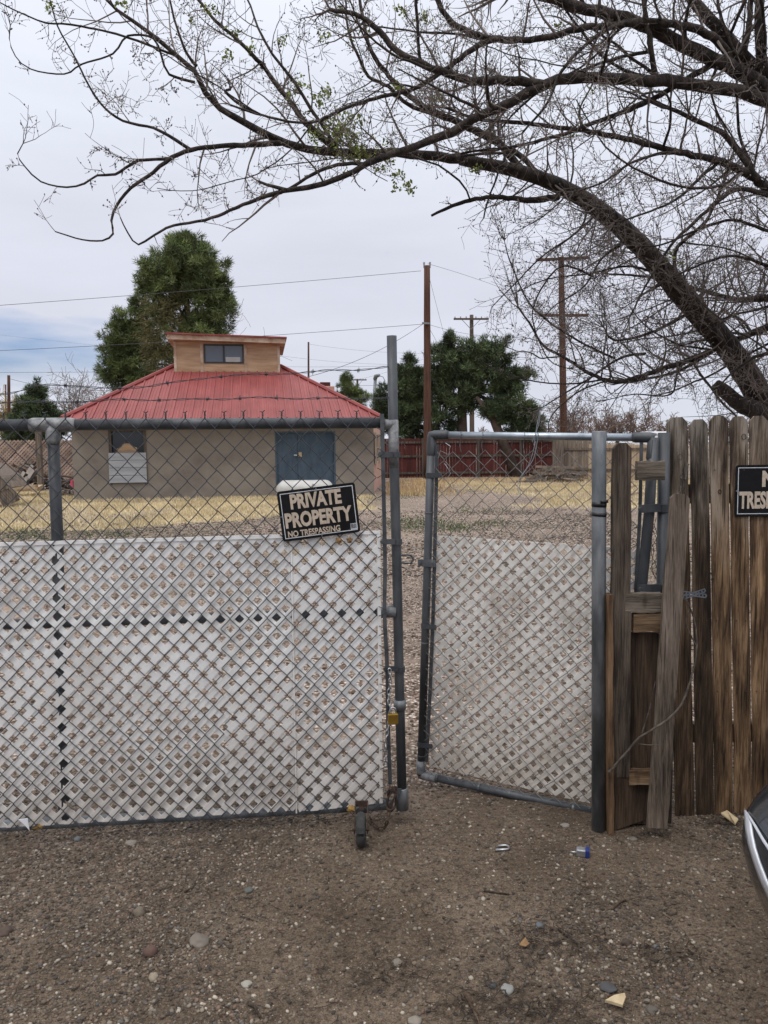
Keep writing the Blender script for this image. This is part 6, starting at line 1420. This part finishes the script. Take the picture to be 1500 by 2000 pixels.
for (xa, ya, xb, yb, m_, Y, th) in ((1245, 901, 1299, 938, 'wood_grey_h', 3.165, .03), (1222, 1160, 1294, 1196, 'wood_grey_h', 3.15, .04), (1238, 1199, 1293, 1234, 'wood_fresh_h', 3.155, .035), (1230, 1506, 1310, 1532, 'wood_fresh_h', 3.15, .03)):
    b_ = MB(); q0 = P(xa, ya, Y); q1 = P(xb, yb, Y); r = random.Random(xa)
    n = 8; top = [(q0.x + (q1.x - q0.x) * k / n, q0.z + r.uniform(-.002, .002)) for k in range(n + 1)]; bot = [(q0.x + (q1.x - q0.x) * k / n, q1.z + r.uniform(-.003, .003)) for k in range(n + 1)]
    b_.extr([Vector((x, Y, z)) for x, z in bot] + [Vector((x, Y, z)) for x, z in reversed(top)], (0, th, 0)); o = b_.build('crosspiece', M[m_], bp_)
b_ = MB(); b_.box((P(1200, 1500, 3.2).x, 3.212, 0), (P(1316, 1500, 3.2).x, 3.232, P(1250, 1240, 3.2).z)); b_.build('backing', M['wood_dark'], bp_)
lp = MB(); plank(lp, P(1283, 1616, 3.09), P(1328, 965, 3.13), .080, .019, (0, -1, 0), .016, 41, .074); tag(lp.build('loose_picket', M['wood_worn']), 'grey brown dog eared picket leaning against the open shelves of the post', 'board')
b_ = MB(); plank(b_, P(1334, 935, 3.255), P(1341, 905, 3.255), .02, .012, (0, -1, 0), 0, 3); plank(b_, P(1330, 960, 3.255), P(1340, 903, 3.25), .012, .012, (0, -1, 0), 0, 4)
tag(b_.build('wood_splinter', M['wood_grey']), 'small broken splinter of wood stuck on the first picket', 'splinter')
# perforated strap
b_ = MB(); sa, sb2 = P(1334, 1166, 3.235), P(1378, 1152, 3.235); 
for (u0_, v0_, u1_, v1_) in ((1335, 1167, 1377, 1153), (1334, 1158, 1379, 1164)):
    A = P(u0_, v0_, 3.235 if v0_ > 1160 else 3.242); B = P(u1_, v1_, 3.235 if v0_ > 1160 else 3.242); n = 7
    for s_ in (-1, 1): 
        off = Vector((0, 0, .0065 * s_)); b_.bar(A + off, B + off, .005, .0015, (0, 0, 1))
    for k in range(n + 1): q = A.lerp(B, k / n); b_.bar(q - (B - A).normalized() * .0028, q + (B - A).normalized() * .0028, .010, .0015, (0, 0, 1))
tag(b_.build('metal_strap', M['galv_bright']), 'perforated metal strap nailed crosswise on the second picket', 'strap')
# vine / dry branch
vr = random.Random(3); b_ = MB()
vp = [(1190, 1508, 3.10), (1215, 1480, 3.08), (1250, 1440, 3.07), (1290, 1415, 3.06), (1325, 1385, 3.07), (1345, 1340, 3.13), (1356, 1300, 3.16), (1361, 1260, 3.18), (1358, 1220, 3.2), (1345, 1180, 3.22), (1338, 1168, 3.23)]
c_, rr_ = curve_resample([P(*q) for q in vp], [.006, .005, .0052, .0046, .0042, .004, .0038, .0036, .0032, .003, .002], .02); c_ = [q + rdir(vr) * .0015 for q in c_]; b_.tube(c_, rr_, 7, rough=.3)
for pts in ([(1254, 1432, 3.07), (1270, 1380, 3.07), (1280, 1330, 3.07)], [(1247, 1453, 3.07), (1265, 1455, 3.07), (1288, 1455, 3.06)], [(1360, 1262, 3.18), (1340, 1218, 3.18), (1346, 1190, 3.2)]):
    c_, rr_ = curve_resample([P(*q) for q in pts], [.003, .0025, .0015], .02); b_.tube(c_, rr_, 5, rough=.3)
tag(b_.build('dry_branch', M['twig_vine']), 'thin dry bent branch hooked across the boards and the leaning picket', 'branch')
b_ = MB(); r = random.Random(6); p = P(1275, 1060, 3.15)
for k in range(3):
    c_, _ = curve_resample([P(1275 + r.uniform(-6, 10), 1010 + j * 20, 3.15 + r.uniform(-.01, .01)) for j in range(7)], [1] * 7, .02); b_.tube(c_, .0013, 4)
tag(b_.build('tangled_wire', M['rust']), 'rusty wires hanging in the gap of the hinge pipes', 'wire')

# second sign
sc2 = f2(1437 + 78, 958, .012); sr = Vector((1, 0, 0)); su = Vector((0, 0, 1)); w2_ = (f2(1593, 958, .012) - f2(1437, 958, .012)).length; h2_ = (f2(1437, 907, .012) - f2(1437, 1008, .012)).length
make_sign(Vector((sc2.x, 3.286, sc2.z)), sr, su, Vector((0, -1, 0)), w2_, h2_, 'second black sign beginning with N above TRESPASSING nailed to the picket fence', [('NO', .0, .23, .35, .32, .0048), ('TRESPASSING', .0, -.18, .90, .34, .0042)], False)

# ------------------------------------------------------------------ things on the ground
sh_ = MB(); c_ = G(981, 1656, .008); pts = []
for k in range(9): a = -math.pi / 2 + k / 8 * math.pi; pts.append(c_ + Vector((.014 + .012 * math.cos(a), .016 * math.sin(a), .002)))
pts = [c_ + Vector((-.028, -.016, 0))] + pts + [c_ + Vector((-.014, .016, 0))]; sh_.tube(pts, .0045, 10)
tag(sh_.build('lock_shackle', M['steel'], None, True), 'bare steel shackle lying on the dirt between the gates and the blue padlock', 'shackle')
pl2 = thing('padlock', G(1137, 1664), 'silver padlock with a blue base lying broken on the dirt', 'padlock'); c_ = G(1137, 1664, .016); ax = Vector((.96, -.25, 0)).normalized(); ay = Vector((.25, .96, 0)).normalized()
b_ = MB(); b_.obox(c_ - ax * .004, ax * .018, ay * .016, (0, 0, .014)); b_.build('body', M['steel'], pl2, bevel=.004)
b_ = MB(); b_.obox(c_ + ax * .020, ax * .0075, ay * .018, (0, 0, .016)); b_.build('blue_base', M['plastic_blue'], pl2, bevel=.003)
b_ = MB(); b_.tube([c_ - ax * .02 - ay * .008, c_ - ax * .043 - ay * .008], .004, 8); b_.build('shackle_stub', M['steel'], pl2, True)
b_ = MB(); b_.extr([G(1408, 1590, .03), G(1420, 1585, .04), G(1442, 1602, .02), G(1436, 1612, .008), G(1428, 1605, .01)], (0, 0, .006)); tag(b_.build('bark_scrap', M['chip']), 'flat tan bark scrap lying at the foot of the picket fence near the car', 'bark')

# ------------------------------------------------------------------ CAR (nose pointing left, only its front corner in view)
CY0, CY1 = .52, 2.32; 
prof = [(.20, 1.30), (.24, 1.235), (.32, 1.17), (.42, 1.125), (.50, 1.105), (.56, 1.11), (.61, 1.14), (.66, 1.19), (.74, 1.25), (.82, 1.34), (.88, 1.50), (.93, 1.80), (.97, 2.15)]
def outline(xf, xr, inset, rc_f, rc_r, n=10):
    y0, y1 = CY0 + inset, CY1 - inset; pts = []
    for cx, cy, a0, rx in ((xf + rc_f, y1 - rc_f * .75, 90, rc_f), (xf + rc_f, y0 + rc_f * .75, 180, rc_f), (xr - rc_r, y0 + rc_r * .75, 270, rc_r), (xr - rc_r, y1 - rc_r * .75, 0, rc_r)):
        for k in range(n + 1): a = R(a0 + 90 * k / n); pts.append((cx + math.cos(a) * rx, cy + math.sin(a) * rx * .75))
    return pts
car = thing('parked_car', (3.3, (CY0 + CY1) / 2, 0), 'black car whose rounded front bumper corner with silver trim enters at the lower right', 'car')
b_ = MB(); rows = []
for z, xf in prof:
    ins = max(0, .06 - abs(z - .5) * .1) * 0 + (.02 if z < .3 else 0) + max(0, z - .7) * .25
    xf -= .15; rows.append([(x, y, z) for x, y in outline(xf, 5.6 - max(0, z - .6) * .3, ins, .42, .35)])
n = len(rows[0])
for k, rw_ in enumerate(rows): b_.v.extend(rw_); b_.c.extend([(1, 1, 1)] * n)
for k in range(len(rows) - 1):
    for j in range(n): b_.f.append((k * n + j, k * n + (j + 1) % n, (k + 1) * n + (j + 1) % n, (k + 1) * n + j))
b_.f.append(tuple(range(n - 1, -1, -1))); b_.f.append(tuple((len(rows) - 1) * n + j for j in range(n)))
BV = [Vector(q) for q in b_.v]; bvh = BVHTree.FromPolygons(BV, [f for f in b_.f])
body = b_.build('body', M['car_black'], car, True)
def hit(px, py):
    l_ = bvh.ray_cast(CL, ray(px, py).normalized()); return (l_[0], l_[1] if l_[1].dot(ray(px, py)) < 0 else -l_[1]) if l_[0] else (None, None)
def patch(b_, colsL, off, thick=.006):
    """colsL: list of (left pixel, right pixel) rows projected on the bodywork"""
    V = []; 
    for (a, c_) in colsL:
        for t_ in (0, .33, .67, 1):
            h, nr = hit(a[0] + (c_[0] - a[0]) * t_, a[1] + (c_[1] - a[1]) * t_)
            if h is None: return print('miss', a, c_)
            V.append(h + nr * off)
    m_ = len(colsL); b_.poly(V, [(k * 4 + j, k * 4 + j + 1, k * 4 + 5 + j, k * 4 + 4 + j) for k in range(m_ - 1) for j in range(3)])
for yy in (1545, 1560, 1580, 1600, 1620, 1660, 1700, 1740): 
    xl = next((x for x in range(1380, 1700) if hit(x, yy)[0]), None); print('car edge', yy, xl)
b_ = MB(); patch(b_, [((1462, 1588), (1500, 1640)), ((1463, 1610), (1500, 1655)), ((1468, 1640), (1510, 1670)), ((1478, 1672), (1525, 1700)), ((1494, 1705), (1560, 1735)), ((1515, 1750), (1620, 1780))], .002); o = b_.build('air_intake', M['car_mesh'], car, True)
b_ = MB(); patch(b_, [((1459, 1585), (1463, 1590)), ((1459.5, 1600), (1472, 1612)), ((1461, 1620), (1474, 1632)), ((1466, 1645), (1480, 1656)), ((1476, 1680), (1489, 1684)), ((1489, 1715), (1502, 1718)), ((1505, 1750), (1518, 1750)), ((1530, 1790), (1545, 1788))], .006); o = b_.build('silver_trim', M['car_trim'], car, True); s = o.modifiers.new('thick', 'SOLIDIFY'); s.thickness = .006; s.offset = 0
b_ = MB(); patch(b_, [((1459, 1583), (1462, 1588)), ((1470, 1597), (1468, 1601)), ((1482, 1616), (1480, 1621)), ((1496, 1640), (1494, 1646)), ((1515, 1668), (1513, 1675)), ((1560, 1720), (1556, 1728))], .007); o = b_.build('silver_trim', M['car_trim'], car, True); s = o.modifiers.new('thick', 'SOLIDIFY'); s.thickness = .005; s.offset = 0
# cabin, lamps, wheels (outside the frame, seen only from a step aside)
cabz = [(.96, 2.25, 4.9, .08), (1.15, 2.6, 4.7, .14), (1.32, 2.95, 4.5, .22), (1.41, 3.25, 4.3, .30)]
b_ = MB(); rows = [[(x, y, z) for x, y in outline(xa, xb, ins, .25, .25)] for z, xa, xb, ins in cabz]; n = len(rows[0])
for rw_ in rows: b_.v.extend(rw_); b_.c.extend([(1, 1, 1)] * n)
for k in range(3):
    for j in range(n): b_.f.append((k * n + j, k * n + (j + 1) % n, (k + 1) * n + (j + 1) % n, (k + 1) * n + j))
b_.build('windows', M['glass_dark'], car, True)
b_ = MB(); b_.extr([(x, y, 1.405) for x, y in outline(3.2, 4.35, .28, .25, .25)], (0, 0, .035)); b_.build('roof', M['car_black'], car)
for y in (CY0 + .35, CY1 - .35):
    b_ = MB(); b_.obox((1.13, y * .9 + .14, .68), (.03, 0, .02), (0, .12, 0), (-.015, 0, .035)); b_.build('headlight', M['car_lamp'], car, bevel=.01)
b_ = MB()
for k in range(5): b_.obox((.99 + k * .012, (CY0 + CY1) / 2, .46 + k * .04), (.01, 0, 0), (0, .38, 0), (0, 0, .006))
b_.build('grille', M['car_trim'], car)
for x in (2.15, 4.75):
    for y, s_ in ((CY0 + .0, 1), (CY1, -1)):
        b_ = MB(); b_.tube([(x, y - s_ * .01, .32), (x, y + s_ * .22, .32)], .32, 28); wo = b_.build('wheel', M['rubber'], car, bevel=.02)
        b_ = MB(); b_.tube([(x, y - s_ * .018, .32), (x, y + s_ * .02, .32)], .2, 20); b_.build('rim', M['galv_bright'], wo)

# ------------------------------------------------------------------ groups of repeated things
GR = {'stone': 'stones scattered on the dirt', 'stick': 'sticks lying on the dirt', 'utility_pole': 'utility poles around the yard', 'power_line': 'overhead wires', 'pine_tree': 'pines behind the house', 'cedar_tree': 'dark cedars beyond the back fence', 'barbed_wire': 'barbed wire strands above the long gate', 'elm_tree': 'bare elms over the fence', 'board_fence': 'board fences round the back of the yard', 'warning_sign': 'black warning signs', 'dead_leaf': 'dead leaves', 'bare_tree': 'bare trees beyond the yard'}
for o in bpy.data.objects:
    k_ = o.name.split('.')[0]
    if o.parent is None and k_ in GR: o['group'] = GR[k_]
